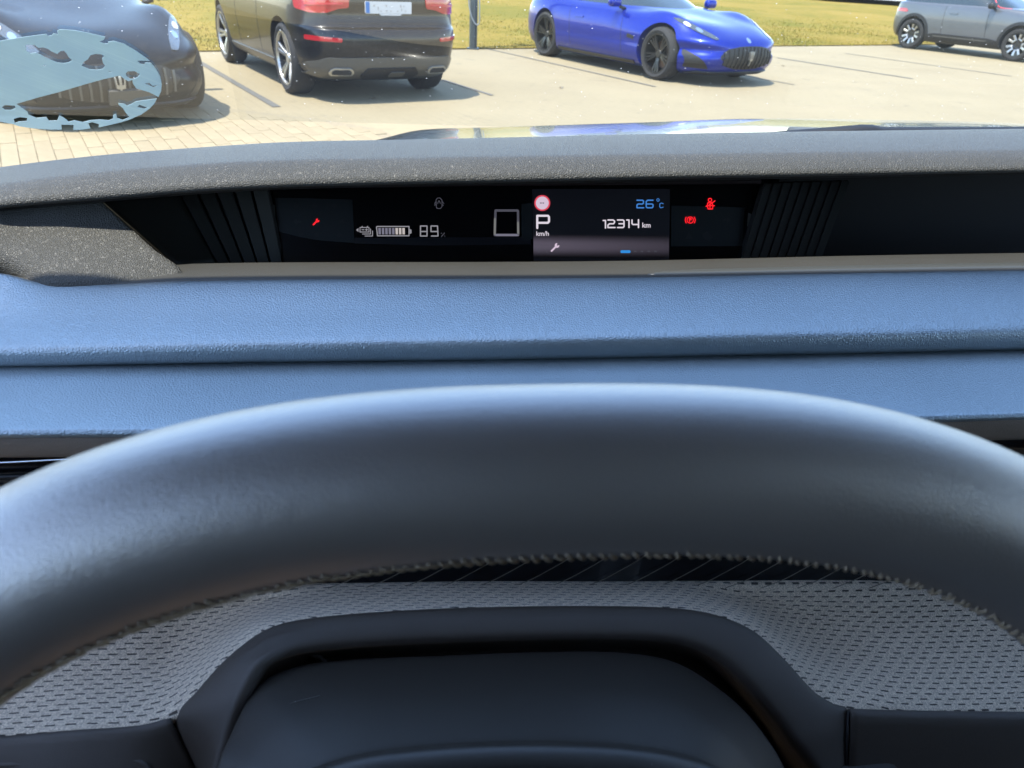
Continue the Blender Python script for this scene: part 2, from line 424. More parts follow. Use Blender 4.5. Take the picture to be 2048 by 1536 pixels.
def stack(keys, nslice, q=26):
    K = np.array(keys, float); S = crom(K, nslice); V = []; m = 4*q
    def quad(n, sgnx, ax, w):
        th = np.linspace(0, math.pi/2, 200); x = ax*np.cos(th)**(2/n); y = w*np.sin(th)**(2/n)
        L = np.r_[0, np.cumsum(np.hypot(np.diff(x), np.diff(y)))]; tt = np.linspace(0, L[-1], q+1)
        return np.interp(tt, L, x), np.interp(tt, L, y)
    for z, xr, xf, w, nr, nf in S:
        xm = (xf+xr)*.5
        fx, fy = quad(max(nf, 1.5), 1, xf-xm, w); rx, ry = quad(max(nr, 1.5), -1, xm-xr, w)
        pts = [(xm+fx[i], fy[i], z) for i in range(q)] + [(xm-rx[q-i], ry[q-i], z) for i in range(q)] + [(xm-rx[i], -ry[i], z) for i in range(q)] + [(xm+fx[q-i], -fy[q-i], z) for i in range(q)]
        V += pts
    F = [(s*m+i, s*m+(i+1) % m, (s+1)*m+(i+1) % m, (s+1)*m+i) for s in range(nslice-1) for i in range(m)]
    for base, rev in ((0, True), ((nslice-1)*m, False)):
        c = len(V); P = np.array(V[base:base+m]).mean(0); V.append(tuple(P))
        for i in range(m):
            tri = (base+i, base+(i+1) % m, c); F.append(tri[::-1] if rev else tri)
    return fix_normals(mesh(V, F))
def boolean(me, cutters):
    o = bpy.data.objects.new('tmp', me); COL.objects.link(o); cs = []
    cm = join(cutters); c = bpy.data.objects.new('cut', fix_normals(cm)); COL.objects.link(c)
    md = o.modifiers.new('b', 'BOOLEAN'); md.operation = 'DIFFERENCE'; md.solver = 'EXACT'; md.object = c
    dg = bpy.context.evaluated_depsgraph_get(); dg.update()
    out = bpy.data.meshes.new_from_object(o.evaluated_get(dg)); bpy.data.objects.remove(o); bpy.data.objects.remove(c)
    out.polygons.foreach_set('use_smooth', [True]*len(out.polygons)); sharp(out, 38); return out
def cyl_y(x, z, r, y0, y1, n=56):
    V = []; 
    for y in (y0, y1):
        for k in range(n): a = 2*math.pi*k/n; V.append((x+r*math.cos(a), y, z+r*math.sin(a)))
    return mesh(V, [tuple(range(n)), tuple(range(n, 2*n))[::-1]]+[(k, k+n, (k+1) % n+n, (k+1) % n) for k in range(n)])
class Surf:
    def __init__(s, me):
        s.b = BVHTree.FromPolygons([v.co.copy() for v in me.vertices], [tuple(p.vertices) for p in me.polygons])
    def hit(s, view, a, b):
        o, d = {'front': ((6, a, b), (-1, 0, 0)), 'rear': ((-6, a, b), (1, 0, 0)), 'left': ((a, 6, b), (0, -1, 0)), 'right': ((a, -6, b), (0, 1, 0)), 'top': ((a, b, 6), (0, 0, -1))}[view]
        h = s.b.ray_cast(Vector(o), Vector(d))
        if h[0] is None:
            q = {'front': (2, a, b), 'rear': (-2, a, b), 'left': (a, .9, b), 'right': (a, -.9, b), 'top': (a, b, 1)}[view]
            h = s.b.find_nearest(Vector(q))
        n = h[1]
        if n.dot(Vector(d)) > 0: n = -n
        return h[0], n
def patch(name, outline, view, surf, off, mat, parent, step=.04, holes=(), sm=True):
    dense = []
    for i in range(len(outline)):
        a, b = Vector(outline[i]), Vector(outline[(i+1) % len(outline)]); n = max(1, int((b-a).length/step))
        for k in range(n): dense.append(a+(b-a)*k/n)
    W, F = cdt(dense, holes, step)
    top = []; bot = []
    for w in W:
        p, n = surf.hit(view, w.x, w.y); top.append(p+n*off); bot.append(p-n*.004)
    nV = len(W); faces = list(F)+[tuple(reversed([i+nV for i in f])) for f in F]
    cnt = {}
    for f in F:
        for i in range(len(f)): e = (f[i], f[(i+1) % len(f)]); cnt[e] = 1
    for (a, b) in list(cnt):
        if (b, a) not in cnt: faces.append((b, a, a+nV, b+nV))
    me = fix_normals(mesh(top+bot, faces, sm)); sharp(me, 40)
    return link(name, me, mat, parent, False)
def rounded(pts, r=.02, n=4):
    out = []; m = len(pts)
    for i in range(m):
        p = Vector(pts[i]); a = Vector(pts[i-1])-p; b = Vector(pts[(i+1) % m])-p
        ra = min(r, a.length*.45, b.length*.45); A = p+a.normalized()*ra; B = p+b.normalized()*ra
        for k in range(n+1):
            s = k/n; out.append(A*(1-s)**2+p*2*s*(1-s)+B*s*s)
    return [(q.x, q.y) for q in out]
WHEELS = {}
def wheel(parent, x, y, r, w, rimr, style, side, steer=0):
    key = (r, w, style)
    if key not in WHEELS:
        h = w/2
        ty = lathe([(rimr-.01, -h*.8), (rimr+.012, -h*.92), ((rimr+r)/2, -h), (r-.02, -h*.9), (r-.004, -h*.7), (r, -h*.4), (r, 0), (r, h*.4), (r-.004, h*.7), (r-.02, h*.9), ((rimr+r)/2, h), (rimr+.012, h*.92), (rimr-.01, h*.8)], 56)
        ty.materials.append(M['tyre'])
        barrel = lathe([(rimr, h*.86), (rimr-.012, h*.80), (rimr-.025, h*.2), (rimr-.03, -h*.6), (0.02, -h*.6)], 48); barrel.materials.append(M['rim_dark'])
        lip = lathe([(rimr+.006, h*.84), (rimr+.004, h*.93), (rimr-.012, h*.92), (rimr-.02, h*.74)], 48)
        def spoke(a, r0, r1, w0, w1, y0, y1, th=.02):
            ca, sa = math.cos(a), math.sin(a); V = []
            for rr, ww, yy in ((r0, w0, y0), ((r0+r1)/2, (w0+w1)/2*.85, (y0+y1)/2+.006), (r1, w1, y1)):
                for s, d in ((-1, 0), (-.7, .008), (.7, .008), (1, 0)):
                    V.append((rr*ca-s*ww/2*sa, yy+d, rr*sa+s*ww/2*ca))
                V.append((rr*ca+ww/2*sa, yy-th, rr*sa-ww/2*ca)); V.append((rr*ca-ww/2*sa, yy-th, rr*sa+ww/2*ca))
            F = []
            for i in range(2):
                o = i*6
                ring = [0, 1, 2, 3, 5, 4]
                for k in range(6): a_, b_ = ring[k], ring[(k+1) % 6]; F.append((o+a_, o+b_, o+6+b_, o+6+a_))
            F += [(0, 1, 2, 3, 5, 4), (12, 13, 14, 15, 17, 16)]
            return sharp(fix_normals(mesh(V, F)), 30)
        sp = []; hub = lathe([(.0, h*.62), (.05, h*.62), (.062, h*.5), (.075, h*.1)], 20)
        if style == 'suv':
            for k in range(5):
                a = 2*math.pi*k/5+.3
                for da in (-.16, .16): sp.append(spoke(a+da*.9, .05, rimr-.008, .035, .052, h*.45, h*.78))
            smat = M['rim_silver']
        elif style == 'sport':
            for k in range(5):
                a = 2*math.pi*k/5+.5
                for da in (-.22, 0.0, .22): sp.append(spoke(a+da, .06, rimr-.006, .03, .03, h*.5, h*.72))
            smat = M['rim_dark']
        else:
            for k in range(5):
                a = 2*math.pi*k/5+math.pi/2
                for da in (-.30, .30): sp.append(spoke(a+da, rimr*.42, rimr-.02, .05, .052, h*.6, h*.84))
                sp.append(spoke(a, rimr*.40, rimr*.52, .10, .13, h*.6, h*.66))
            smat = M['rim_silver']
        rim = join(sp+([hub, lip] if style != 'star' else [])); rim.materials.clear(); rim.materials.append(smat)
        if style == 'star':
            dark = [hub, lip]
            for k in range(5): dark.append(spoke(2*math.pi*k/5+math.pi/2, .04, rimr-.01, .09, .12, h*.5, h*.70))
            dk = join(dark)
        else: dk = lathe([(.0, -h*.3), (rimr*.72, -h*.3), (rimr*.72, -h*.2), (0, -h*.2)], 40)
        dk.materials.clear(); dk.materials.append(M['rim_dark'] if style != 'sport' else M['rim_bronze'])
        WHEELS[key] = (ty, barrel, rim, dk)
    ty, barrel, rim, dk = WHEELS[key]
    o = link('wheel', ty, None, parent, False); o.location = (x, y, r); o.rotation_euler = (0, random.uniform(0, 1.2), (0 if side > 0 else math.pi)+steer)
    for nm, me in (('wheel_barrel', barrel), ('rim', rim), ('brake_disc' if style != 'star' else 'rim_centre', dk)): link(nm, me, None, o, False)
    return o
def make_car(name, label, pos, heading, body_keys, cabin_keys, paintm, axles, track, wr, ww, rimr, style, bump=None, nslice=46, cabin_split=.80, cab_n=24):
    root = empty(name, pos, heading); tag(root, label, 'car')
    me = stack(body_keys, nslice)
    if bump:
        for v in me.vertices: v.co.z += bump(v.co.x, v.co.y, v.co.z)
    cut = [cyl_y(ax, wr+.01, wr+.045, s*(track/2-.16), s*(track/2+.5)) for ax in axles for s in (1, -1)]
    me = boolean(me, cut)
    body = link('body', me, paintm, root, False)
    gl = stack(cabin_keys, cab_n); zs = [k[0] for k in cabin_keys]; zc = zs[0]+(zs[-1]-zs[0])*cabin_split
    gl.materials.append(M['carglass']); gl.materials.append(paintm)
    for p in gl.polygons:
        if p.center.z > zc: p.material_index = 1
    sharp(gl, 60); link('cabin', gl, None, root, False)
    for ax in axles:
        for s in (1, -1): wheel(root, ax, s*(track/2), wr, ww, rimr, style, s)
    return root, Surf(me)

# ---- grand tourers (the blue one, and a black one of the same make facing us)
GT_B = [(.13, -2.2, 2.16, .78, 4, 4.2), (.20, -2.40, 2.34, .90, 4, 4.2), (.33, -2.47, 2.42, .945, 4, 4.2), (.47, -2.50, 2.44, .955, 4, 3.4), (.58, -2.50, 2.39, .957, 4, 4.0),
        (.68, -2.48, 2.24, .95, 4, 3.4), (.76, -2.45, 2.02, .935, 4, 3.4), (.83, -2.40, 1.66, .905, 4, 3.4), (.885, -2.33, 1.20, .86, 4, 3.2), (.925, -2.25, .85, .80, 4, 4.2)]
GT_C = [(.88, -2.05, .98, .80, 3, 3), (1.02, -1.75, .62, .73, 3, 3), (1.17, -1.35, .22, .655, 3, 3), (1.28, -1.0, -.12, .59, 3, 3), (1.335, -.8, -.35, .50, 3, 3), (1.35, -.65, -.45, .35, 3, 3)]
def gt_bump(x, y, z):
    if z < .6: return 0
    w = min(1, (z-.6)/.12)
    b = .085*math.exp(-((abs(y)-.72)/.15)**2)*math.exp(-((x-1.45)/.42)**2) + .06*math.exp(-((abs(y)-.76)/.16)**2)*math.exp(-((x+1.45)/.5)**2)
    b -= .03*math.exp(-(y/.35)**2)*math.exp(-((x-1.5)/.5)**2)
    return b*w
def trident(surf, root, y, z, s):
    def P(pts): return [(y+a*s, z+b*s) for a, b in pts]
    out = P([(-.05, -1), (.05, -1), (.06, -.25), (.30, -.2), (.42, 1.0), (.34, 1.0), (.22, .05), (.08, .0), (.1, .7), (0, 1.05), (-.1, .7), (-.08, 0), (-.22, .05), (-.34, 1.0), (-.42, 1.0), (-.30, -.2), (-.06, -.25)])
    patch('emblem', out, 'front', surf, .045, M['rim_silver'], root, .03)
def grand_tourer(name, label, pos, heading, paintm, plate=False):
    root, S = make_car(name, label, pos, heading, GT_B, GT_C, paintm, (1.48, -1.45), 1.56, .355, .27, .265, 'sport', gt_bump)
    g = [(-.52, .40), (-.40, .505), (-.2, .535), (0, .54), (.2, .535), (.40, .505), (.52, .40), (.42, .285), (.22, .24), (0, .23), (-.22, .24), (-.42, .285)]
    go = patch('grille', rounded(g, .03), 'front', S, .006, M['blackplast'], root, .05)
    for k in range(-6, 7):
        y = k*.075; top = .525-.32*(abs(y)/.55)**2.6*.3; bot = .245+.28*(abs(y)/.55)**2.2*.3
        patch('grille_bar', [(y-.009, bot), (y+.009, bot), (y+.009+.003*k*.2, top), (y-.009+.003*k*.2, top)], 'front', S, .020, M['greytrim'] if paintm is M['p_navy'] else M['blackplast'], root, .08)
    trident(S, root, 0, .385, .115 if plate else .085)
    patch('badge', rounded([(-.032, .575), (.032, .575), (.032, .635), (-.032, .635)], .03, 6), 'front', S, .006, M['chrome'], root, .03)
    for s in (1, -1):
        hl = [(s*.50, .615), (s*.56, .605), (s*.64, .66), (s*.71, .73), (s*.76, .80), (s*.765, .835), (s*.71, .83), (s*.62, .76), (s*.54, .68)]
        h = patch('headlight', rounded(hl, .02), 'front', S, .008, M['lampglass'], root, .03)
        for q, (yy, zz) in enumerate(((.63, .705), (.70, .765))):
            patch('lamp_lens', [(s*yy+.028*math.cos(a), zz+.028*math.sin(a)) for a in np.linspace(0, 2*math.pi, 14)[:-1]], 'front', S, .013, M['chrome'] if q == 0 else M['whiteplate'], h, .02)
        patch('air_intake', rounded([(s*.60, .235), (s*.80, .24), (s*.83, .40), (s*.80, .47), (s*.77, .43)], .02), 'front', S, .006, M['blackplast'], root, .04)
        patch('side_vent', rounded([(.82, .52), (.98, .50), (1.0, .545), (.85, .575)], .012), 'left' if s > 0 else 'right', S, .004, M['blackplast'], root, .04)
        patch('door_gap', [(.72, .28), (.728, .28), (.655, .86), (.647, .86)], 'left' if s > 0 else 'right', S, .0015, M['under'], root, .05)
        patch('door_gap', [(-.62, .28), (-.612, .28), (-.70, .86), (-.708, .86)], 'left' if s > 0 else 'right', S, .0015, M['under'], root, .05)
        patch('door_handle', rounded([(-.52, .70), (-.30, .70), (-.30, .725), (-.52, .725)], .01), 'left' if s > 0 else 'right', S, .014, paintm, root, .05)
        mir = xform(box(0, 0, 0, .13, .21, .13, .05, 4), Matrix.Translation((.52, s*.99, .97))); mo = link('mirror', mir, paintm, root, False)
        link('mirror_stalk', tube([(.55, s*.80, .88), (.54, s*.90, .91)], .025, 8), M['blackplast'], mo, False)
        patch('sill', [(-1.02, .17), (1.0, .17), (1.0, .215), (-1.02, .215)], 'left' if s > 0 else 'right', S, .012, M['blackplast'], root, .08)
    patch('splitter', rounded([(-.74, .165), (.74, .165), (.70, .205), (-.70, .205)], .01), 'front', S, .02, M['blackplast'], root, .05)
    if plate:
        patch('plate_board', rounded([(-.10, .235), (.27, .235), (.27, .345), (-.10, .345)], .006), 'front', S, .05, M['greyplastic'], root, .08)
    return root, S
def place(contact_px, local):
    g = gnd(*contact_px); return g
ang = math.atan2(HD.y, HD.x)
def origin_from(pts, heading):                               # pts: [(pixel, local x, local y)], mean root position
    cs, sn = math.cos(heading), math.sin(heading); acc = Vector((0, 0, 0))
    for px, lx, ly in pts:
        g = gnd(*px); acc += Vector((g.x-(lx*cs-ly*sn), g.y-(lx*sn+ly*cs), 0))
    return acc/len(pts)
pB = origin_from([((1302, 160), 1.48, -.93), ((1084, 112), -1.45, -.93)], ang)
grand_tourer('sports_car', 'glossy blue sports car with dark wheels parked by the lawn', pB, ang, M['p_blue'])
pN = origin_from([((252, 262), 2.42, -.02)], ang+R(7))
grand_tourer('sports_car', 'dark navy car facing us behind the oval sticker at left', pN, ang+R(7), M['p_navy'], True)

# ---- black estate car seen from behind
SV_B = [(.20, -2.02, 2.05, .80, 7, 5), (.28, -2.20, 2.2, .87, 7, 5), (.36, -2.30, 2.28, .905, 6.5, 5), (.50, -2.345, 2.34, .925, 6.5, 5), (.64, -2.36, 2.36, .94, 6.5, 5), (.72, -2.345, 2.34, .945, 6.5, 5),
        (.77, -2.27, 2.32, .945, 7, 5), (.86, -2.25, 2.28, .94, 7, 5), (.96, -2.255, 2.18, .93, 7, 5), (1.04, -2.25, 1.9, .915, 7, 5), (1.10, -2.23, 1.45, .895, 7, 5), (1.14, -2.2, 1.05, .86, 7, 5)]
SV_C = [(1.10, -2.2, 1.10, .86, 5, 4), (1.28, -2.06, .78, .80, 5, 4), (1.48, -1.88, .40, .72, 5, 4), (1.60, -1.76, .15, .66, 5, 4), (1.66, -1.6, -.05, .56, 5, 4), (1.675, -1.4, -.2, .4, 5, 4)]
hS = ang+math.pi
pS = origin_from([((586, 187), -1.42, .90), ((447, 124), 1.44, .90)], hS)
suv, S = make_car('suv', 'black SUV with red tail lights seen from behind', pS, hS, SV_B, SV_C, M['p_black'], (1.44, -1.42), 1.58, .372, .27, .275, 'suv')
for s in (1, -1):
    L = [(s*.885, 1.06), (s*.885, .905), (s*.80, .88), (s*.66, .885), (s*.55, .925), (s*.44, .935), (s*.43, 1.03)]
    tl = patch('tail_light', rounded(L, .02), 'rear', S, .016, M['redlens'], suv, .04)
    patch('lamp_band', [(s*.83, .95), (s*.50, .965), (s*.50, .98), (s*.83, .97)], 'rear', S, .02, M['redstrip'], tl, .05)
    patch('reflector', rounded([(s*.86, .63), (s*.56, .62), (s*.56, .655), (s*.86, .675)], .01), 'rear', S, .012, M['redlens'], suv, .05)
    ex = [(s*.67, .308), (s*.44, .308), (s*.43, .342), (s*.47, .375), (s*.64, .375), (s*.68, .345)]
    e = patch('exhaust_tip', rounded(ex, .02), 'rear', S, .03, M['rim_silver'], suv, .04)
    patch('exhaust_hole', rounded([(s*.65, .32), (s*.46, .32), (s*.455, .342), (s*.485, .362), (s*.625, .362), (s*.658, .342)], .02), 'rear', S, .034, M['under'], e, .04)
    sd_ = 'left' if s > 0 else 'right'
    for x0, x1 in ((.42, .40), (-.55, -.62)): patch('door_gap', [(x0, .36), (x0+.008, .36), (x1+.008, 1.08), (x1, 1.08)], sd_, S, .0015, M['under'], suv, .06)
    for x0 in (-.30, .62): patch('door_handle', rounded([(x0, .93), (x0+.22, .93), (x0+.22, .96), (x0, .96)], .012), sd_, S, .018, M['p_black'], suv, .06)
    patch('sill', rounded([(-.98, .25), (.98, .25), (.98, .33), (-.98, .33)], .01), sd_, S, .014, M['greytrim'], suv, .08)
    link('mirror', xform(box(0, 0, 0, .15, .22, .15, .05, 4), Matrix.Translation((.62, s*1.03, 1.13))), M['p_black'], suv, False)
patch('bumper_trim', rounded([(-.86, .40), (-.86, .29), (-.70, .25), (.70, .25), (.86, .29), (.86, .40), (.70, .47), (-.70, .47)], .03), 'rear', S, .012, M['greytrim'], suv, .05)
df = patch('diffuser', rounded([(-.34, .30), (-.28, .365), (.28, .365), (.34, .30), (.30, .245), (-.30, .245)], .02), 'rear', S, .022, M['blackplast'], suv, .05)
patch('tow_cover', rounded([(-.16, .28), (.02, .28), (.02, .33), (-.16, .33)], .02), 'rear', S, .03, M['greytrim'], df, .05)
patch('tailgate_gap', [(-.72, .785), (.72, .785), (.72, .793), (-.72, .793)], 'rear', S, .0015, M['under'], suv, .06)
patch('boot_ridge', rounded([(-.70, .84), (.70, .84), (.66, .862), (-.66, .862)], .005), 'rear', S, .012, M['p_black'], suv, .06)
pl = patch('number_plate', rounded([(-.26, .885), (.26, .885), (.26, 0.998), (-.26, 0.998)], .008), 'rear', S, .02, M['whiteplate'], suv, .08)
patch('plate_band', [(.215, .89), (.257, .89), (.257, 0.993), (.215, 0.993)], 'rear', S, .023, M['plateblue'], pl, .1)
for yy, zz, w_, h_ in ((.165, 0.962, .014, .012), (.12, 0.935, .008, .03), (.09, 0.910, .016, .012), (.03, 0.962, .012, .014), (.025, 0.912, .018, .014), (-.02, 0.911, .016, .012), (-.10, 0.912, .014, .012), (-.135, 0.960, .012, .018), (-.145, 0.925, .008, .02), (-.17, 0.960, .01, .008), (-.19, 0.912, .016, .012)):
    patch('plate_mark', [(yy-w_/2, zz-h_/2), (yy+w_/2, zz-h_/2), (yy+w_/2, zz+h_/2), (yy-w_/2, zz+h_/2)], 'rear', S, .023, M['platemark'], pl, .1)
patch('plate_holder', rounded([(-.13, .868), (.09, .868), (.11, .883), (-.15, .883)], .004), 'rear', S, .02, M['whiteplate'], suv, .08)

# ---- small grey crossover at the right edge
OP_B = [(.20, -1.72, 1.9, .78, 5, 5), (.28, -1.88, 2.05, .85, 5, 5), (.42, -1.96, 2.14, .878, 5, 5), (.62, -1.985, 2.17, .888, 5, 5), (.78, -1.975, 2.14, .885, 5, 5), (.90, -1.955, 2.04, .872, 5, 5), (.98, -1.94, 1.75, .855, 5, 5), (1.03, -1.91, 1.25, .83, 4, 4)]
OP_C = [(.98, -1.91, .98, .825, 4, 4), (1.16, -1.80, .62, .755, 4, 4), (1.34, -1.62, .22, .675, 4, 4), (1.46, -1.42, -.08, .60, 4, 4), (1.51, -1.25, -.25, .5, 4, 4), (1.525, -1.1, -.35, .35, 4, 4)]
pO = origin_from([((1812, 97), -1.22, -.86), ((2021, 123), 1.34, -.86)], ang)
opl, S = make_car('crossover_car', 'small grey crossover with pale star pattern wheels cropped at right', pO, ang, OP_B, OP_C, M['p_grey'], (1.34, -1.22), 1.52, .335, .22, .235, 'star')
for s in (1, -1):
    sd_ = 'left' if s > 0 else 'right'
    patch('sill', rounded([(-.86, .22), (.98, .22), (.98, .36), (.70, .40), (-.62, .40), (-.86, .36)], .03), sd_, S, .016, M['blackplast'], opl, .06)
    patch('sill_band', rounded([(-.60, .335), (.62, .335), (.70, .36), (-.64, .362)], .008), sd_, S, .022, M['greytrim'], opl, .08)
    for ax in (1.34, -1.22):
        arc = [(ax+.445*math.cos(a), .345+.445*math.sin(a)) for a in np.linspace(R(-8), R(188), 26)]+[(ax+.382*math.cos(a), .345+.382*math.sin(a)) for a in np.linspace(R(188), R(-8), 26)]
        patch('arch_trim', arc, sd_, S, .014, M['blackplast'], opl, .05)
    for x0, x1 in ((.60, .52), (-.46, -.50)): patch('door_gap', [(x0, .41), (x0+.008, .41), (x1+.008, .98), (x1, .98)], sd_, S, .0015, M['under'], opl, .06)
    patch('door_handle', rounded([(-.36, .84), (-.16, .84), (-.16, .865), (-.36, .865)], .01), sd_, S, .018, M['p_grey'], opl, .06)
    mo = link('mirror', xform(box(0, 0, 0, .13, .22, .13, .05, 4), Matrix.Translation((.62, s*.97, 1.06))), M['blackplast'], opl, False)
    link('window_strip', tube(crom([(.40, s*.70, 1.30), (.55, s*.765, 1.14), (.66, s*.81, 1.05), (.78, s*.80, 1.02), (.95, s*.76, 1.015)], 30), .014, 8), M['redstrip'], opl, False)
    patch('headlight', rounded([(s*.42, .76), (s*.82, .74), (s*.80, .84), (s*.44, .83)], .02), 'front', S, .006, M['lampglass'], opl, .05)
    patch('tail_light', rounded([(s*.45, .80), (s*.84, .80), (s*.82, .88), (s*.48, .86)], .02), 'rear', S, .006, M['redlens'], opl, .05)

# ================================================================== THE CAR WE SIT IN
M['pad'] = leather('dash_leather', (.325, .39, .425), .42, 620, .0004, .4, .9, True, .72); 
M['hood'] = leather('hood_leather', (.060, .058, .051), .48, 760, .0006, .65, .42)
M['rimskin'] = leather('wheel_leather', (.475, .455, .45), .43, 1300, .00016, .25, .9, False, .82)
M['softgrey'] = leather('tray_plastic', (.047, .046, .042), .55, 1500, .00012, .4, .5)
M['darkplastic'] = leather('frame_plastic', (.066, .053, .042), .48, 1800, .00012, .5, .6)
M['shroud'] = leather('shroud_plastic', (.034, .029, .0235), .42, 2200, .00008, .4, .6)
M['black'] = plain('matt_black', (.005, .005, .006), .6, var=.1)
M['rib'] = plain('rib_black', (.014, .015, .014), .5, var=.1)
M['gloss'] = plain('gloss_black', (.007, .008, .010), .22, 0, .3, var=.05)
M['thread'] = plain('cream_thread', (.42, .33, .24), .8, var=.3, vs=400)
M['headliner'] = plain('headliner', (.080, .055, .038), .95, var=.1, vs=60)
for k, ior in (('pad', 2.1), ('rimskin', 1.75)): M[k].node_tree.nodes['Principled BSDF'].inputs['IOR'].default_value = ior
# knitted fabric with short dark dashes
t = NT('knit_fabric'); uv = t.coord('UV'); sx = t.new('SeparateXYZ'); t.lk(uv, sx.inputs[0])
v = t.math('DIVIDE', sx.outputs[1], .0036); row = t.math('FLOOR', v); fv = t.math('FRACT', v)
u = t.math('ADD', t.math('DIVIDE', sx.outputs[0], .0090), t.math('MULTIPLY', row, .37)); fu = t.math('FRACT', u)
du = t.math('ABSOLUTE', t.math('SUBTRACT', fu, .5)); dv = t.math('ABSOLUTE', t.math('SUBTRACT', fv, .5))
m = t.math('MULTIPLY', t.math('SUBTRACT', 1.0, t.smooth(du, .22, .28)), t.math('SUBTRACT', 1.0, t.smooth(dv, .08, .16)))
kn = t.noise(1100, 2, .7); vk = t.voro(1500, 'F1')
w1 = t.math('SINE', t.math('MULTIPLY', sx.outputs[0], 2*math.pi/.0011)); w2 = t.math('SINE', t.math('MULTIPLY', sx.outputs[1], 2*math.pi/.0009))
wv = t.math('MULTIPLY', w1, w2)
cc = t.mixc(t.smooth(t.math('ADD', kn, t.math('MULTIPLY', wv, .12)), .36, .66), (.48, .39, .295, 1), (.92, .78, .60, 1))
t.set(t.mixc(m, cc, (.07, .06, .05, 1)), .92, spec=.2, sheen=.3)
hgt = t.math('SUBTRACT', t.math('ADD', t.math('MULTIPLY', kn, .6), t.math('MULTIPLY', wv, .25)), t.math('MULTIPLY', m, 1.6)); t.bump(hgt, .7, .0004); M['fabric'] = t.m

def rowpx(pts, yc=None): return [at(p[0], p[1], p[2] if len(p) > 2 else yc) for p in pts]
dash = empty('dashboard', own(0, .45, -.33)); tag(dash, 'dark soft-touch dashboard with hooded instrument recess and grey fabric trim', 'dashboard')

# --- instrument hood: far edge, top, rolled lip, underside
H1 = [(-500, 440), (-200, 377), (0, 343), (200, 319), (400, 303), (575, 292), (800, 287), (1024, 282), (1300, 275), (1600, 270), (2048, 264), (2600, 256)]
H2 = [(-500, 470), (-200, 408), (0, 374), (200, 350), (400, 334), (575, 326), (800, 322), (1024, 318), (1300, 314), (1600, 310), (2048, 305), (2600, 299)]
H3 = [(-500, 500), (-200, 437), (0, 404), (200, 386), (400, 370), (575, 361), (800, 355), (1024, 351), (1300, 346), (1600, 341), (2048, 334), (2600, 326)]
H4 = [(-500, 505), (-200, 442), (0, 410), (200, 393), (400, 377), (575, 368), (800, 362), (1024, 358), (1300, 352), (1600, 347), (2048, 339), (2600, 331)]
rows = [[at(x, y, .60)-CZ*.03 for x, y in H1], rowpx(H1, .570), rowpx(H2, .497), rowpx([(x, (a+b)/2) for (x, a), (_, b) in zip(H2, H3)], .4885), rowpx(H3, .483), rowpx(H4, .482), [p+CF*.012-CZ*.001 for p in rowpx(H4, .482)], [p+CF*.10+CZ*.002 for p in rowpx(H4, .482)]]
solid(link('hood', loft(rows, 150, 8), M['hood'], dash), .002)
# soft black seal just under the lip
link('hood_seal', loft([[p+CF*.004-CZ*.0015 for p in rowpx(H4, .482)], [p+CF*.006-CZ*.005 for p in rowpx(H4, .482)], [p+CF*.06-CZ*.006 for p in rowpx(H4, .482)]], 120, 3), M['black'], dash)

# --- tray in front of the display and the padded top roll, one sweep of rows
T0 = [(300, 545), (362, 538), (420, 533), (600, 531), (1000, 530), (1290, 527), (1500, 522), (1700, 517), (2048, 511), (2600, 503)]
T1 = [(60, 566), (215, 572), (345, 565), (600, 561), (1000, 560), (1300, 557), (1500, 553), (1700, 549), (2048, 543), (2600, 535)]
tray_rows = [[p+CF*.004-CZ*.022 for p in rowpx(T0, .489)], rowpx(T0, .489), rowpx(T1, .453), [p-CF*.004-CZ*.004 for p in rowpx(T1, .453)]]
solid(link('display_tray', loft(tray_rows, 120, 5), M['softgrey'], dash), .002)
P1 = [(-600, 530), (-200, 545), (0, 553), (90, 574), (215, 576), (345, 570), (600, 566), (1000, 564), (1300, 561), (1500, 557), (1700, 553), (2048, 547), (2600, 538)]
P2 = [(-600, 640), (-200, 640), (0, 640), (90, 640), (215, 638), (345, 634), (600, 630), (1000, 624), (1300, 618), (1500, 614), (1700, 610), (2048, 602), (2600, 590)]
P3 = [(-600, 716), (-200, 709), (0, 704), (90, 702), (215, 700), (345, 697), (600, 692), (1000, 686), (1300, 680), (1500, 676), (1700, 673), (2048, 664), (2600, 652)]
P4 = [(-600, 735), (-200, 730), (0, 726), (90, 725), (215, 722), (345, 720), (600, 716), (1000, 712), (1300, 707), (1500, 703), (1700, 700), (2048, 692), (2600, 682)]
pad_rows = [[p+CF*.006-CZ*.008 for p in rowpx(P1, .450)], rowpx(P1, .450), rowpx(P2, .418), rowpx(P3, .391), rowpx(P4, .3918), [p+CF*.010-CZ*.002 for p in rowpx(P4, .3918)]]
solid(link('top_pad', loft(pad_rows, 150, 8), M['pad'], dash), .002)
L1 = [(-600, 730), (-200, 725), (0, 721), (345, 716), (1000, 707), (1500, 698), (2048, 687), (2600, 676)]
L2 = [(-600, 852), (-200, 850), (0, 849), (345, 846), (1000, 840), (1500, 830), (2048, 815), (2600, 800)]
L3 = [(-600, 872), (-200, 869), (0, 867), (345, 865), (1000, 858), (1500, 848), (2048, 832), (2600, 818)]
L4 = [(-600, 910), (-200, 908), (0, 907), (345, 905), (1000, 898), (1500, 888), (2048, 872), (2600, 858)]
low_rows = [rowpx(L1, .404), rowpx(L2, .330), rowpx(L3, .322), [p+CF*.003-CZ*.002 for p in rowpx(L3, .322)]]
M['warm_lit_face'] = leather('warm_lit_plastic', (.30, .23, .175), .5, 900, .0002, .5, .4)  # tan tone puts warm cabin light into the colour of the pad's face
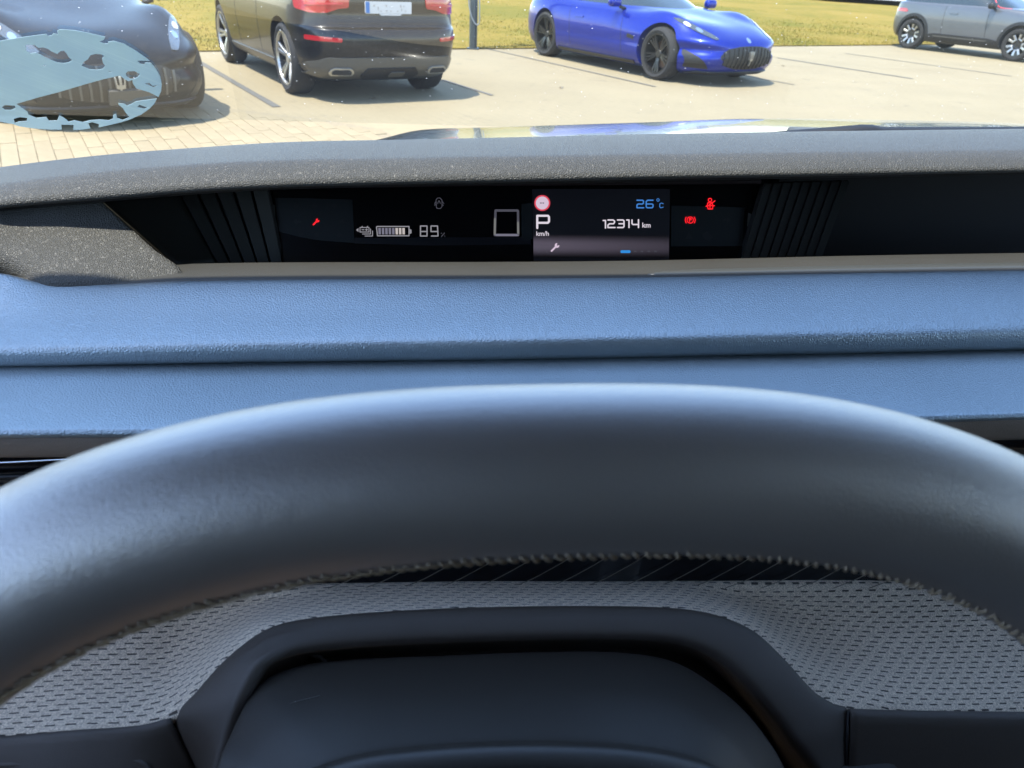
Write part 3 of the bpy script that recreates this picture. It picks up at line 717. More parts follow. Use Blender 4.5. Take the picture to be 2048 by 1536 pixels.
solid(link('warm_lit_strip', loft([[p+CF*.002 for p in rowpx(L3, .323)], rowpx([(x, (a+b)/2) for (x, a), (_, b) in zip(L3, L4)], .3235), rowpx(L4, .326), [p+CF*.02-CZ*.002 for p in rowpx(L4, .326)]], 110, 5), M['warm_lit_face'], dash), .002)
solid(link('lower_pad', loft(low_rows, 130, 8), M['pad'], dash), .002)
# left outer cheek of the recess, curving down into the pad
cheek = [[at(-500, 505, .455), at(-200, 444, .464), at(0, 414, .492), at(100, 405, .494), at(200, 399, .497)],
         [at(-500, 520, .45), at(-200, 480, .458), at(0, 460, .482), at(130, 455, .486), at(255, 452, .490)],
         [at(-500, 525, .45), at(-200, 515, .455), at(0, 507, .466), at(150, 512, .468), at(310, 503, .476)],
         [at(-500, 535, .45), at(-200, 540, .462), at(0, 546, .466), at(110, 567, .450), at(362, 541, .468)],
         [at(-500, 545, .46), at(-200, 552, .474), at(0, 560, .460), at(110, 582, .448), at(362, 575, .458)]]
solid(link('recess_cheek', loft(cheek, 60, 8), M['hood'], dash), .002)
# smooth black funnel wall and ribbed walls either side of the screen
def quad_grid(a, b, c, d, n=8): 
    return grid([[a.lerp(b, i/n).lerp(d.lerp(c, i/n), j/n) for i in range(n+1)] for j in range(n+1)])
A, Bq, Cq, Dq = at(352, 379, .545), at(536, 372, .562), at(566, 532, .545), at(436, 534, .52)
E_, G_ = at(196, 397, .506), at(362, 543, .492)
solid(link('funnel_wall', quad_grid(E_, A, Dq, G_), M['rib'], dash), .002)
rp = link('rib_backing', quad_grid(A+CF*.004, Bq+CF*.004, Cq+CF*.004, Dq+CF*.004), M['black'], dash); solid(rp, .002)
def rib_set(a, b, c, d, n, gap=.045):
    for k in range(n):
        s0, s1 = (k+gap)/n, (k+1-gap)/n
        q = [a.lerp(b, s0), a.lerp(b, s1), d.lerp(c, s1), d.lerp(c, s0)]
        nrm = (q[1]-q[0]).cross(q[3]-q[0]).normalized()
        if nrm.dot(C-q[0]) < 0: nrm = -nrm
        V = []
        for h_, ins in ((0, 0), (.0022, .05)):
            for e0, e1 in ((q[0], q[1]), (q[1], q[0]), (q[2], q[3]), (q[3], q[2])): V.append(e0.lerp(e1, ins)+nrm*h_)
        # tilt each rib a little so that its edges catch the light
        V[4] += nrm*.0012; V[7] += nrm*.0012
        link('rib', sharp(fix_normals(mesh(V, [(4, 5, 6, 7), (0, 1, 5, 4), (1, 2, 6, 5), (2, 3, 7, 6), (3, 0, 4, 7)], False)), 20), M['rib'], dash)
rib_set(A, Bq, Cq, Dq, 5)
A2, B2, C2, D2 = at(1526, 368, .562), at(1700, 364, .545), at(1640, 526, .515), at(1478, 528, .545)
solid(link('rib_backing', quad_grid(A2+CF*.004, B2+CF*.004, C2+CF*.004, D2+CF*.004), M['black'], dash), .002)
rib_set(A2, B2, C2, D2, 9)
# dark cavity to the right, and the back wall and ceiling of the recess
solid(link('recess_back', quad_grid(at(100, 345, .605), at(2700, 300, .605), at(2700, 545, .605), at(100, 570, .605)), M['black'], dash), .004)
solid(link('recess_roof', quad_grid(at(150, 380, .49)+CZ*.004, at(2700, 322, .49)+CZ*.004, at(2700, 318, .60)+CZ*.0, at(150, 378, .60)+CZ*.0), M['black'], dash), .003)
solid(link('recess_floor', quad_grid(own(-.22, .487, -.226), own(.9, .487, -.214), own(.9, .62, -.216), own(-.22, .62, -.228)), M['black'], dash), .003)
# smooth cover strip set into the tray on the right, with its end notch
S0 = [(1296, 545), (1308, 537), (1350, 533), (1500, 528), (1700, 523), (2048, 517), (2600, 509)]
S1 = [(1294, 556), (1305, 555.5), (1350, 555), (1500, 552), (1700, 548), (2048, 542), (2600, 534)]
up = CZ*.0022
solid(link('cover_strip', loft([[p-CZ*.002 for p in rowpx(S0, .480)], [p+up for p in rowpx(S0, .480)], [p+up for p in rowpx(S1, .455)], [p-CZ*.003-CF*.001 for p in rowpx(S1, .455)]], 90, 4, True), plain('strip_plastic', (.060, .064, .064), .32, var=.05), dash), .001)
# vent face below the lower pad with a fine bright line
vf0 = [p+CF*.012 for p in rowpx(L4, .326)]; vf1 = [p-CZ*.05+CF*.004 for p in vf0]
solid(link('vent_face', loft([vf0, vf1, [p-CZ*.01+CF*.03 for p in vf1]], 60, 3, True), M['gloss'], dash), .003)
cl = rowpx([(-600, 940), (-300, 934), (0, 925), (140, 918), (345, 912), (700, 905)], .331); 
link('chrome_line', tube(crom(cl, 40), .0006, 8), M['chrome'], dash)
for yy in (.011, .022, .033):
    link('vent_slat', tube(crom([p-CZ*yy+CF*.003 for p in cl], 30), .0016, 6), M['blackplast'], dash)
# decor panel with slanted hairline ridges, seen under the wheel rim
DT = [(-500, 1060), (0, 1050), (700, 1040), (1024, 1036), (1500, 1030), (2048, 1020), (2600, 1010)]
DB = [(-500, 1212), (0, 1196), (400, 1184), (750, 1175), (1024, 1174), (1400, 1173), (1750, 1172), (2048, 1168), (2600, 1160)]
dt, db = rowpx(DT, .338), rowpx(DB, .318)
solid(link('decor_panel', loft([[p+CZ*.045+CF*.01 for p in dt], dt, [q+(p-q)*.45+CF*.006 for p, q in zip(dt, db)], [p-CZ*.006 for p in db]], 90, 5), M['gloss'], dash), .003)
M['hair'] = plain('hairline_metal', (.22, .19, .15), .4, .5)
for k in range(-4, 15):
    x0 = 800+k*72
    pts = [at(x0, 1172, .3155), at(x0+40, 1157, .3185), at(x0+75, 1139, .3225), at(x0+112, 1118, .3275), at(x0+140, 1098, .331)]
    link('ridge', tube(crom([p-CF*.0018 for p in pts], 14), .00026, 6), M['hair'], dash)

# fabric apron, arching over the steering column
FB = [(-600, 1215, .318), (-300, 1208, .318), (0, 1196, .318), (140, 1190, .318), (290, 1185, .318), (345, 1183, .318), (400, 1181, .318), (470, 1179, .318), (540, 1177, .318), (620, 1176, .318), (800, 1173, .318), (1000, 1171, .318), (1200, 1171, .318), (1350, 1170, .318), (1430, 1170, .318), (1500, 1170, .318), (1560, 1170, .318), (1640, 1170, .318), (1720, 1170, .318), (1800, 1170, .318), (1900, 1169, .318), (2048, 1167, .318), (2600, 1158, .318)]
FF = [(-600, 1530, .235), (-300, 1505, .235), (0, 1479, .238), (150, 1466, .238), (280, 1456, .240), (345, 1436, .243), (400, 1386, .250), (470, 1311, .262), (540, 1263, .271), (620, 1244, .277), (800, 1229, .283), (1000, 1221, .286), (1200, 1219, .286), (1350, 1223, .284), (1430, 1236, .281), (1500, 1266, .275), (1560, 1321, .265), (1620, 1386, .254), (1660, 1411, .250), (1697, 1421, .248), (1800, 1424, .247), (2048, 1427, .246), (2600, 1432, .245)]
flank = [0, 0, .2, .3, .5, .8, 1, 1, .7, .2, 0, 0, 0, 0, .3, .8, 1, 1, .8, .5, .3, .1, 0]
def mix_row(s, dip): return [at(a[0]+(b[0]-a[0])*s, a[1]+(b[1]-a[1])*s, a[2]+(b[2]-a[2])*s+dip*fk) for a, b, fk in zip(FB, FF, flank)]
fr = [[p+CF*.02-CZ*.012 for p in rowpx(FB)], rowpx(FB), mix_row(.3, .012), mix_row(.58, .010), mix_row(.85, .0), rowpx(FF), [p-CZ*.006+CF*.001 for p in rowpx(FF)]]
solid(link('fabric_trim', loft(fr, 240, 10, uv=True), M['fabric'], dash), .002)

# plastic surround of the column
OI = [((440, 1660, .226), (416, 1660, .205)), ((398, 1542, .236), (436, 1542, .219)), ((349, 1443, .243), (468, 1440, .232)), ((400, 1387, .249), (495, 1375, .241)), ((470, 1312, .261), (525, 1326, .250)), ((540, 1264, .270), (576, 1301, .259)),
      ((620, 1245, .276), (650, 1288, .265)), ((800, 1230, .282), (810, 1277, .270)), ((1000, 1222, .285), (1000, 1270, .272)), ((1200, 1220, .285), (1200, 1267, .272)), ((1350, 1224, .283), (1330, 1272, .270)), ((1430, 1237, .280), (1400, 1289, .267)),
      ((1500, 1267, .274), (1450, 1318, .262)), ((1560, 1322, .264), (1500, 1365, .254)), ((1620, 1387, .253), (1560, 1437, .243)), ((1660, 1412, .249), (1585, 1475, .237)), ((1694, 1422, .247), (1612, 1510, .232)), ((1689, 1542, .232), (1648, 1556, .226)), ((1688, 1660, .222), (1700, 1660, .212))]
o_, i_ = [at(*a) for a, b in OI], [at(*b) for a, b in OI]
for k in range(3, 16): o_[k] = o_[k]+(o_[k]-i_[k]).normalized()*.0012+CZ*.0006
srows = [[p-CZ*.008+CF*.002 for p in o_], [p-CZ*.0015 for p in o_], [a.lerp(b, .5)+CZ*.001 for a, b in zip(o_, i_)], [a.lerp(b, .93) for a, b in zip(o_, i_)], [p-CZ*.003+CF*.001 for p in i_], [p-CZ*.012+CF*.012 for p in i_]]
solid(link('column_surround', loft(srows, 200, 6), M['darkplastic'], dash), .002)
GI = [(410, 1660), (452, 1542), (485, 1450), (525, 1380), (560, 1342), (600, 1326), (660, 1312), (815, 1304), (1000, 1298), (1200, 1296), (1325, 1302), (1390, 1318), (1435, 1350), (1480, 1400), (1530, 1462), (1550, 1500), (1568, 1535), (1600, 1570), (1640, 1660)]
g0 = [p-CZ*.008+CF*.010 for p in i_]; g1 = [at(x, y, b[2]+.020) for (x, y), (a, b) in zip(GI, OI)]; g2 = [at(x, y+26, b[2]+.012) for (x, y), (a, b) in zip(GI, OI)]
g3 = [p-CZ*.05+CF*.03 for p in g2]
solid(link('column_gaiter', loft([g0, g1, g2, g3], 160, 6), M['darkplastic'], dash), .002)
link('gaiter_bead', tube(crom([at(x, y, z) for x, y, z in [(572, 1322, .276), (590, 1312, .277), (612, 1308, .278), (634, 1313, .278), (648, 1324, .277), (655, 1334, .276)]], 24), .0016, 8), M['darkplastic'], dash)
# lower panels either side of the surround, past a fine seam
LPt = [(-600, 1532, .232), (-300, 1507, .232), (0, 1481, .236), (150, 1468, .236), (280, 1458, .238), (343, 1441, .241)]
LPb = [(-600, 1720, .20), (-300, 1715, .20), (0, 1705, .205), (150, 1700, .205), (280, 1690, .207), (432, 1660, .222)]
LPm = [(-600, 1600, .220), (-300, 1590, .220), (0, 1560, .224), (150, 1552, .224), (290, 1548, .226), (393, 1544, .233)]
solid(link('knee_panel', loft([[p-CZ*.008 for p in rowpx(LPt)], rowpx(LPt), rowpx(LPm), rowpx(LPb)], 70, 6), M['darkplastic'], dash), .002)
RPt = [(1699, 1424, .245), (1800, 1427, .244), (2048, 1430, .243), (2600, 1435, .242)]
RPm = [(1694, 1544, .230), (1800, 1546, .229), (2048, 1548, .228), (2600, 1552, .227)]
RPb = [(1692, 1660, .214), (1800, 1662, .214), (2048, 1664, .214), (2600, 1668, .214)]
solid(link('knee_panel', loft([[p-CZ*.008 for p in rowpx(RPt)], rowpx(RPt), rowpx(RPm), rowpx(RPb)], 70, 6), M['darkplastic'], dash), .002)
M['seam'] = M['black']
for pts in ([(346, 1442, .242), (372, 1492, .2375), (396, 1542, .2335), (437, 1660, .2215)], [(1697, 1423, .245), (1693, 1480, .237), (1691, 1543, .230), (1690, 1660, .213)]):
    link('panel_seam', tube([at(*p)+CZ*.0002 for p in pts], .0008, 6), M['black'], dash)
# recessed switch pockets cut off by the lower frame edge
link('switch_pocket', tube(crom([at(x, y, z)+CZ*.001 for x, y, z in [(-200, 1545, .226), (0, 1533, .2275), (150, 1526, .2285), (255, 1522, .229), (285, 1528, .2282), (300, 1545, .226), (310, 1580, .221)]], 50), .0014, 8), M['darkplastic'], dash)
pk = [at(x, y, z) for x, y, z in [(1930, 1560, .2275), (1932, 1535, .2308), (1945, 1510, .2335), (1975, 1490, .236), (2015, 1480, .2372), (2100, 1476, .2375), (2300, 1478, .237)]]
link('switch_pocket', tube(crom([p+CZ*.001 for p in pk], 50), .0016, 8), M['darkplastic'], dash)
W, F = cdt([(1945, 1580), (1945, 1540), (1958, 1515), (1985, 1500), (2020, 1492), (2100, 1490), (2300, 1492), (2300, 1580)])
link('switch_recess', mesh([at(w.x, w.y, .2362-(w.y-1490)*.000122)+CZ*.0012 for w in W], F), M['black'], dash)
link('column_stub', xform(box(0, 0, 0, .05, .04, .022, .008, 3), Matrix.Translation(at(1722, 1584, .222)) @ Matrix.Rotation(YAW, 4, 'Z')), M['shroud'], dash)

# ------------------------------------------------------------------ instrument display
scr0, scr1, scr2 = at(545, 532, .545), at(1490, 526, .545), at(545, 372, .568)
ex = (scr1-scr0).normalized(); ey = (scr2-scr0); ey = (ey-ex*ey.dot(ex)).normalized(); en_ = ex.cross(ey)
if en_.dot(C-scr0) < 0: en_ = -en_
def onscr(px, py, off=0.0): return on_plane(px, py, scr0+en_*off, en_)
disp = empty('instrument_display', scr0.lerp(scr1, .5)); tag(disp, 'wide digital instrument display showing 12314 km and red warning lights', 'display')
t = NT('screen_black'); n = t.noise(60, 3); t.set((.0025, .003, .0042), .22, spec=.35); M['screen'] = t.m
t = NT('screen_panel'); t.set((.011, .0135, .015), .5, spec=.3); M['scrpanel'] = t.m
t = NT('screen_icon_unlit'); t.set((.019, .021, .023), .5, spec=.3); M['unlit'] = t.m
t = NT('painted_reflection'); t.set((.008, .008, .0115), .35, spec=.4); M['scrrefl'] = t.m
E_W = emissive('glow_white', (.72, .66, .74), .60); E_G = emissive('glow_grey', (.46, .45, .50), .34); E_GD = emissive('glow_violet_grey', (.26, .25, .33), .40); E_GW = emissive('glow_warm', (.62, .56, .54), .5); E_DIM = emissive('glow_dim', (.10, .10, .13), .40)
E_R = emissive('glow_red', (.95, .012, .02), .85); E_B = emissive('glow_blue', (.05, .21, .60), .62); E_PK = emissive('glow_pink', (.62, .50, .62), .62); E_RR = emissive('glow_red_ring', (.75, .06, .10), .55); E_BAND = emissive('glow_band', (.16, .13, .19), .20)
def flat(name, polys, mat, parent, off=.0006, holes=None):
    V = []; F = []
    for q, pl_ in enumerate(polys):
        W, Fc = cdt(pl_, holes[q] if holes else ()); b = len(V); V += [onscr(w.x, w.y, off) for w in W]; F += [tuple(i+b for i in f) for f in Fc]
    return link(name, mesh(V, F, False), mat, parent)
def disc(x, y, r, n=20, ry=None): return [(x+r*math.cos(2*math.pi*k/n), y+(ry or r)*math.sin(2*math.pi*k/n)) for k in range(n)]
def strokes(lines, w):                                       # pixel polylines with round ends -> polygons
    P = []
    for ln in lines:
        for a, b in zip(ln[:-1], ln[1:]):
            d = Vector((b[0]-a[0], b[1]-a[1])); L = d.length
            if L < 1e-6: continue
            d /= L; n_ = Vector((-d.y, d.x)); h = w/2; poly = []
            for k in range(7): a_ = math.pi*k/6; q = Vector(b)+n_*h*math.cos(a_)+d*h*math.sin(a_); poly.append((q.x, q.y))
            for k in range(7): a_ = math.pi*k/6; q = Vector(a)-n_*h*math.cos(a_)-d*h*math.sin(a_); poly.append((q.x, q.y))
            P.append(poly)
    return P
def draw(name, lines, w, mat, off=.0006, parent=None):
    V = []; F = []
    for q, pl_ in enumerate(strokes(lines, w)):
        b = len(V); V += [onscr(x, y, off+q*1.2e-6) for x, y in pl_]; F.append(tuple(range(b, b+len(pl_))))
    return link(name, mesh(V, F, False), mat, parent or disp)
link('screen', mesh([onscr(520, 545), onscr(1510, 545), onscr(1560, 358), onscr(490, 364)], [(0, 1, 2, 3)], False), M['screen'], disp); solid(disp.children[0], .004, 0)
disp.children[0].location = -en_*.0025
M['bezel'] = plain('bezel_plum', (.030, .022, .024), .4, var=.1)
bz = [at(540, 372, .540), at(1024, 366, .540), at(1524, 362, .540)]
link('top_bezel', loft([[p+CZ*.004+CF*.02 for p in bz], bz, [p-CZ*.0024+CF*.001 for p in bz], [p-CZ*.003+CF*.03 for p in bz]], 30, 3, True), M['bezel'], disp)
flat('warning_panel', [[(549, 395), (705, 399), (709, 486), (640, 481), (600, 474), (558, 463), (553, 430)]], M['scrpanel'], disp, .0002)
flat('warning_panel', [[(1343, 411), (1490, 415), (1488, 440), (1484, 492), (1342, 493)]], M['scrpanel'], disp, .0002)
flat('panel_clip', [[(541, 408), (550, 410), (551, 432), (546, 430)]], M['greytrim'], disp, .0004)
flat('panel_clip', [[(1496, 425), (1503, 428), (1498, 455), (1494, 452)]], M['greytrim'], disp, .0004)
flat('painted_reflection', [[(709, 476), (1062, 474), (1062, 489), (860, 491), (709, 487)]], M['scrrefl'], disp, .0002)  # reflection on the screen, painted as a flat strip
flat('painted_reflection', [[(1043, 408), (1064, 406), (1065, 478), (1043, 478)]], M['scrpanel'], disp, .0003)  # upright streak of the same painted reflection
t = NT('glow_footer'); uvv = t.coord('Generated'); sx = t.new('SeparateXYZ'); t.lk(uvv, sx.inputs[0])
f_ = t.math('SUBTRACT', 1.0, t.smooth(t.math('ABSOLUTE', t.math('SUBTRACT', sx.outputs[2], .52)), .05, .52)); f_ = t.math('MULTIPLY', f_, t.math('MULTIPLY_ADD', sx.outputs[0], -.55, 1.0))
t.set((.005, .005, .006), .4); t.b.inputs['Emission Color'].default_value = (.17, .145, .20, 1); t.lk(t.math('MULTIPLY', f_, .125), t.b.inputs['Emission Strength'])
nS = 10
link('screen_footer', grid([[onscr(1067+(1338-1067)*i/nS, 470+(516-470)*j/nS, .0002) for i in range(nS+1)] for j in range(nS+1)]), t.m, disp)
link('screen_block', mesh([onscr(x, y, .0001) for x, y in ((1067, 522), (1338, 522), (1340, 378), (1064, 378))], [(0, 1, 2, 3)], False), emissive('glow_block', (.020, .022, .045), .045), disp)
# symbols
def wrench(cx, cy, s, ang_):
    q = []
    for k in range(15): a = R(50)+R(260)*k/14; q.append((s*.34*math.cos(a)+s*.42, s*.34*math.sin(a)))
    head = [(s*.42+s*.34*math.cos(R(a)), s*.34*math.sin(R(a))) for a in range(40, 321, 20)]
    P = head+[(s*.42+s*.10, -s*.10), (s*.42-s*.02, -s*.04), (s*.42-s*.02, s*.04), (s*.42+s*.10, s*.10)]
    H_ = [(-s*.75, -s*.125), (s*.2, -s*.125), (s*.2, s*.125), (-s*.75, s*.125), (-s*.82, 0)]
    c_, s_2 = math.cos(ang_), math.sin(ang_)
    return [[(cx+x*c_-y*s_2, cy+x*s_2+y*c_) for x, y in p] for p in (P, H_)]
w_ = flat('service_symbol', wrench(632, 444, 11, R(-45)), E_R, disp); w_['label'] = 'red wrench warning symbol'
flat('service_symbol', wrench(1110, 495, 14, R(-45)), E_PK, disp)
draw('charge_digits', [[(841, 452), (841, 472), (854, 472), (854, 452), (841, 452)], [(841, 463), (854, 463)]], 2.4, E_G)
draw('charge_digits', [[(874, 463), (862, 463), (862, 452), (875, 452), (876, 472), (863, 472)]], 2.4, E_G)
draw('percent_sign', [[(883, 473), (889, 466)], [(882.5, 466.5), (883.5, 466.6)], [(889, 472), (889.6, 472.2)]], 1.5, E_DIM)
bt = draw('battery_gauge', [[(753, 454), (755, 471.5), (818, 471.5), (818, 453), (754, 453)]], 2.2, E_G)
flat('gauge_tip', [rounded([(818, 458), (823, 459), (823, 467), (818, 468)], 2)], E_G, bt)
for k in range(8): x0 = 756.5+k*6.85; flat('gauge_bar', [[(x0, 456), (x0+5, 456), (x0+5.3, 468.8), (x0+.6, 468.8)]], E_GD if k < 5 else E_GW, bt)
br_ = draw('battery_symbol', [[(720, 455), (720, 464), (738, 464), (738, 455), (720, 455)], [(725, 468), (741, 468), (741, 458)], [(730, 472), (745, 472), (745, 462)], [(723.5, 454), (725, 452.5)], [(734, 454), (735.5, 452.5)], [(724, 459.5), (728, 459.5)], [(731, 459.5), (735, 459.5)], [(733, 457.8), (733, 461.2)]], 1.7, E_G)
flat('charge_arrow', [[(712, 460), (717, 456), (717, 464)]], E_G, br_)
draw('lane_symbol', [[(873, 416), (872, 400), (875, 396), (880, 396), (884, 400), (884, 413), (881, 417), (876, 417), (873, 415)], [(872, 403), (869, 408)], [(884, 403), (888, 407)], [(875, 407), (878, 401), (881, 407)], [(869, 411), (872, 409)], [(887, 411), (884, 409)]], 1.3, E_DIM)
draw('power_frame', [[(991, 422), (989.5, 470)], [(991, 421), (1035, 421)], [(1036, 422), (1036.5, 468)]], 4.6, E_DIM)
draw('power_frame', [[(992, 470), (1036, 470)]], 4.6, E_GD); draw('power_frame', [[(990, 438), (989.5, 468)], [(1036, 445), (1036.5, 466)]], 4.2, emissive('glow_dull', (.30, .30, .29), .35), .0009)
sp_ = flat('speed_sign', [disc(1084.5, 406, 16, 28)], E_RR, disp, .0005); flat('sign_disc', [disc(1084.5, 406, 13, 26)], E_PK, sp_, .0008)
draw('sign_dashes', [[(1080.5, 406), (1083, 406)], [(1085.3, 406), (1087.8, 406)]], 1.6, M['screen'], .0011, sp_)
draw('gear_letter', [[(1074.5, 456), (1074.5, 431.5), (1096, 431.5), (1098, 434), (1098, 443), (1095.5, 445.6), (1076, 445.6)]], 4.2, E_W)
dg = draw('odometer_digits', [[(1206.5, 441), (1211, 441), (1211, 456)]], 2.7, E_W)
draw('odometer_digits', [[(1216, 440), (1226, 440), (1229, 442), (1229, 445), (1227, 447.5), (1219, 447.5), (1216, 450), (1216, 455), (1230, 455)]], 2.7, E_W)
draw('odometer_digits', [[(1235, 440), (1246, 440), (1248, 442), (1248, 453), (1246, 455), (1235, 455)], [(1238, 447.5), (1247, 447.5)]], 2.7, E_W)
draw('odometer_digits', [[(1253.5, 440), (1258, 440), (1258, 455)]], 2.7, E_W)
draw('odometer_digits', [[(1264, 440), (1264, 447), (1266, 449), (1276, 449)], [(1277, 439.5), (1277, 455)]], 2.7, E_W)
draw('temperature_digits', [[(1274, 400.5), (1285, 400.5), (1287, 402), (1287, 406), (1285, 408), (1276, 408), (1274, 410), (1274, 415.5), (1287.5, 415.5)]], 2.5, E_B)
draw('temperature_digits', [[(1306, 400.5), (1295, 400.5), (1292.5, 403), (1292.5, 413.5), (1294.5, 415.5), (1304, 415.5), (1306, 413.5), (1306, 409.5), (1304, 408), (1293, 408)]], 2.5, E_B)
draw('degree_ring', [disc(1316, 400, 2.6, 10)+[(1318.6, 400)]], 1.3, E_B)
draw('unit_letter', [[(1326.5, 407.5), (1323, 406), (1319.7, 407.5), (1319.3, 413.5), (1321.5, 415.6), (1326.5, 414.3)]], 1.5, E_B)
def letters(name, txt, px, py, size_px, mat):
    cu = bpy.data.curves.new('txt', 'FONT'); cu.body = txt; cu.size = 1.0; cu.offset = .012
    o = bpy.data.objects.new('tmp', cu); COL.objects.link(o); dgx = bpy.context.evaluated_depsgraph_get(); me = bpy.data.meshes.new_from_object(o.evaluated_get(dgx)); bpy.data.objects.remove(o)
    me.materials.clear()
    for v in me.vertices:
        v.co = onscr(px+v.co.x*size_px, py-v.co.y*size_px, .0007)
    return link(name, me, mat, disp)
letters('unit_text', 'km/h', 1072, 471.5, 13.0, E_W); letters('unit_text', 'km', 1284, 455, 14.2, E_W)
flat('page_marker', [rounded([(1241, 500.5), (1261, 500.5), (1261, 506), (1241, 506)], 2.7)], emissive('glow_azure', (.03, .26, .70), .6), disp)
for k in range(4): flat('page_marker', [rounded([(1268+k*13.5, 501.5), (1273+k*13.5, 501.5), (1273+k*13.5, 504), (1268+k*13.5, 504)], 1)], E_DIM, disp)
draw('pin_symbol', [disc(1077, 494, 5.5, 12)+[(1082.5, 494)], [(1073, 498), (1077, 505), (1081, 498)]], 1.0, E_DIM); draw('route_symbol', [[(1088, 490), (1090, 492)], [(1088, 497), (1091, 499), (1094, 505)]], 1.0, E_DIM)
# red belt and parking-brake lights
b_ = draw('belt_warning', [disc(1420, 400, 3.4, 12)+[(1423.4, 400)], [(1414, 413), (1416, 405.5), (1424, 405.5), (1426, 412)], [(1412, 412.5), (1417, 411), (1429, 411.5)], [(1416, 418), (1425, 418)], [(1430, 401.5), (1416, 412)], [(1415, 413), (1416.5, 418)], [(1426, 412), (1424.5, 418)], [(1420, 408), (1420, 418)]], 1.9, E_R)
draw('brake_warning', [disc(1380.5, 440, 6.3, 20)+[(1386.8, 440)], [(1372.3, 434), (1370.3, 440), (1372.3, 446)], [(1388.7, 434), (1390.7, 440), (1388.7, 446)], [(1379, 443.5), (1379, 436.5), (1382, 437), (1382.5, 439.5), (1379, 440)]], 1.7, E_R)
# unlit telltales
flat('unlit_symbol', [[(586, 443), (594, 437), (594, 441), (603, 441), (603, 446), (594, 446), (594, 450)]], M['unlit'], disp, .0005)
flat('unlit_symbol', [[(1462, 439), (1454, 433), (1454, 437), (1447, 437), (1447, 442), (1454, 442), (1454, 446)]], M['unlit'], disp, .0005)
flat('unlit_symbol', [[(1378, 464), (1386, 478), (1370, 478)]], M['unlit'], disp, .0005)
flat('unlit_symbol', [rounded([(1404, 468), (1415, 462), (1426, 474), (1420, 481), (1410, 480)], 2)], M['unlit'], disp, .0005)
for x, y in ((592, 412), (629, 411), (668, 411), (684, 443), (603, 469), (633, 470), (679, 470)):
    draw('unlit_symbol', [disc(x, y, 3.6, 8)+[(x+3.6, y)], [(x-5, y), (x+5, y)]], 1.3, M['unlit'], .0005)

# ------------------------------------------------------------------ steering column shroud
colm = empty('steering_column', own(.04, .22, -.36)); tag(colm, 'dark dusty plastic steering column cover below the wheel rim', 'column cover')
C1 = [(425, 1660, .190), (443, 1540, .205), (470, 1472, .222), (515, 1386, .243), (560, 1353, .253), (650, 1332, .261), (900, 1319, .266), (1100, 1312, .267), (1250, 1314, .266), (1350, 1333, .262), (1440, 1389, .250), (1500, 1446, .236), (1562, 1540, .216), (1600, 1660, .195)]
C2 = [(450, 1670, .186), (478, 1565, .196), (520, 1505, .206), (575, 1455, .214), (630, 1430, .219), (710, 1412, .222), (900, 1396, .225), (1100, 1390, .226), (1250, 1392, .225), (1340, 1408, .222), (1410, 1448, .214), (1468, 1500, .205), (1520, 1570, .195), (1560, 1670, .184)]
C3 = [(480, 1690, .176), (530, 1620, .178), (600, 1575, .180), (660, 1550, .181), (730, 1532, .182), (800, 1522, .183), (930, 1511, .184), (1080, 1507, .184), (1220, 1511, .184), (1300, 1519, .183), (1370, 1532, .182), (1430, 1552, .181), (1490, 1600, .179), (1530, 1690, .176)]
c1, c2, c3 = rowpx(C1), rowpx(C2), rowpx(C3)
solid(link('shroud', loft([[p-CZ*.05+CF*.004 for p in c1], [p-CZ*.004+CF*.0005 for p in c1], c1, c2, [p-CZ*.0035+CF*.006 for p in c3], [p+CZ*.0012 for p in c3], [p-CZ*.001-CF*.0055 for p in c3], [p-CZ*.0052-CF*.0058 for p in c3]], 160, 8), M['shroud'], colm), .002)
c4 = [p-CZ*.0045-CF*.0055 for p in c3]; c5 = [p+CZ*.012-CF*.045 for p in c3]
solid(link('stalk_collar', loft([c4, [a.lerp(b, .5)-CZ*.002 for a, b in zip(c4, c5)], c5], 120, 6), leather('collar_plastic', (.05, .055, .062), .38, 2000, .0001, .4, .8), colm), .002)
link('scratch', tube(crom([at(x, y, z)+CZ*.0004 for x, y, z in [(478, 1450, .2265), (520, 1432, .2265), (580, 1408, .2275), (640, 1392, .2275)]], 20), .00013, 5), M['greytrim'], colm)
t = NT('dust_speck'); t.set((.62, .62, .58), .9); M['dust'] = t.m
BV = BVHTree.FromPolygons([v.co.copy() for v in colm.children[0].data.vertices], [tuple(p.vertices) for p in colm.children[0].data.polygons])
V = []; F = []
for k in range(260):
    d = ray(random.uniform(470, 1560), 1330+210*random.random()**.6); h = BV.ray_cast(C, d.normalized())
    if h[0] is None: continue
    s = random.choice((.00018, .00022, .0003, .00045)) * random.uniform(.7, 1.2); n_ = h[1]; n_ = n_ if n_.z > 0 else -n_; a_ = n_.orthogonal().normalized(); b2 = n_.cross(a_); b = len(V); st_ = random.uniform(.6, 1.8)
    V += [h[0]+a_*s*st_, h[0]+b2*s, h[0]-a_*s*st_, h[0]-b2*s, h[0]+n_*s*.8]; F += [(b+i, b+(i+1) % 4, b+4) for i in range(4)]
du_ = link('dust', mesh(V, F, False), M['dust'], colm); tag(du_, kind='stuff')

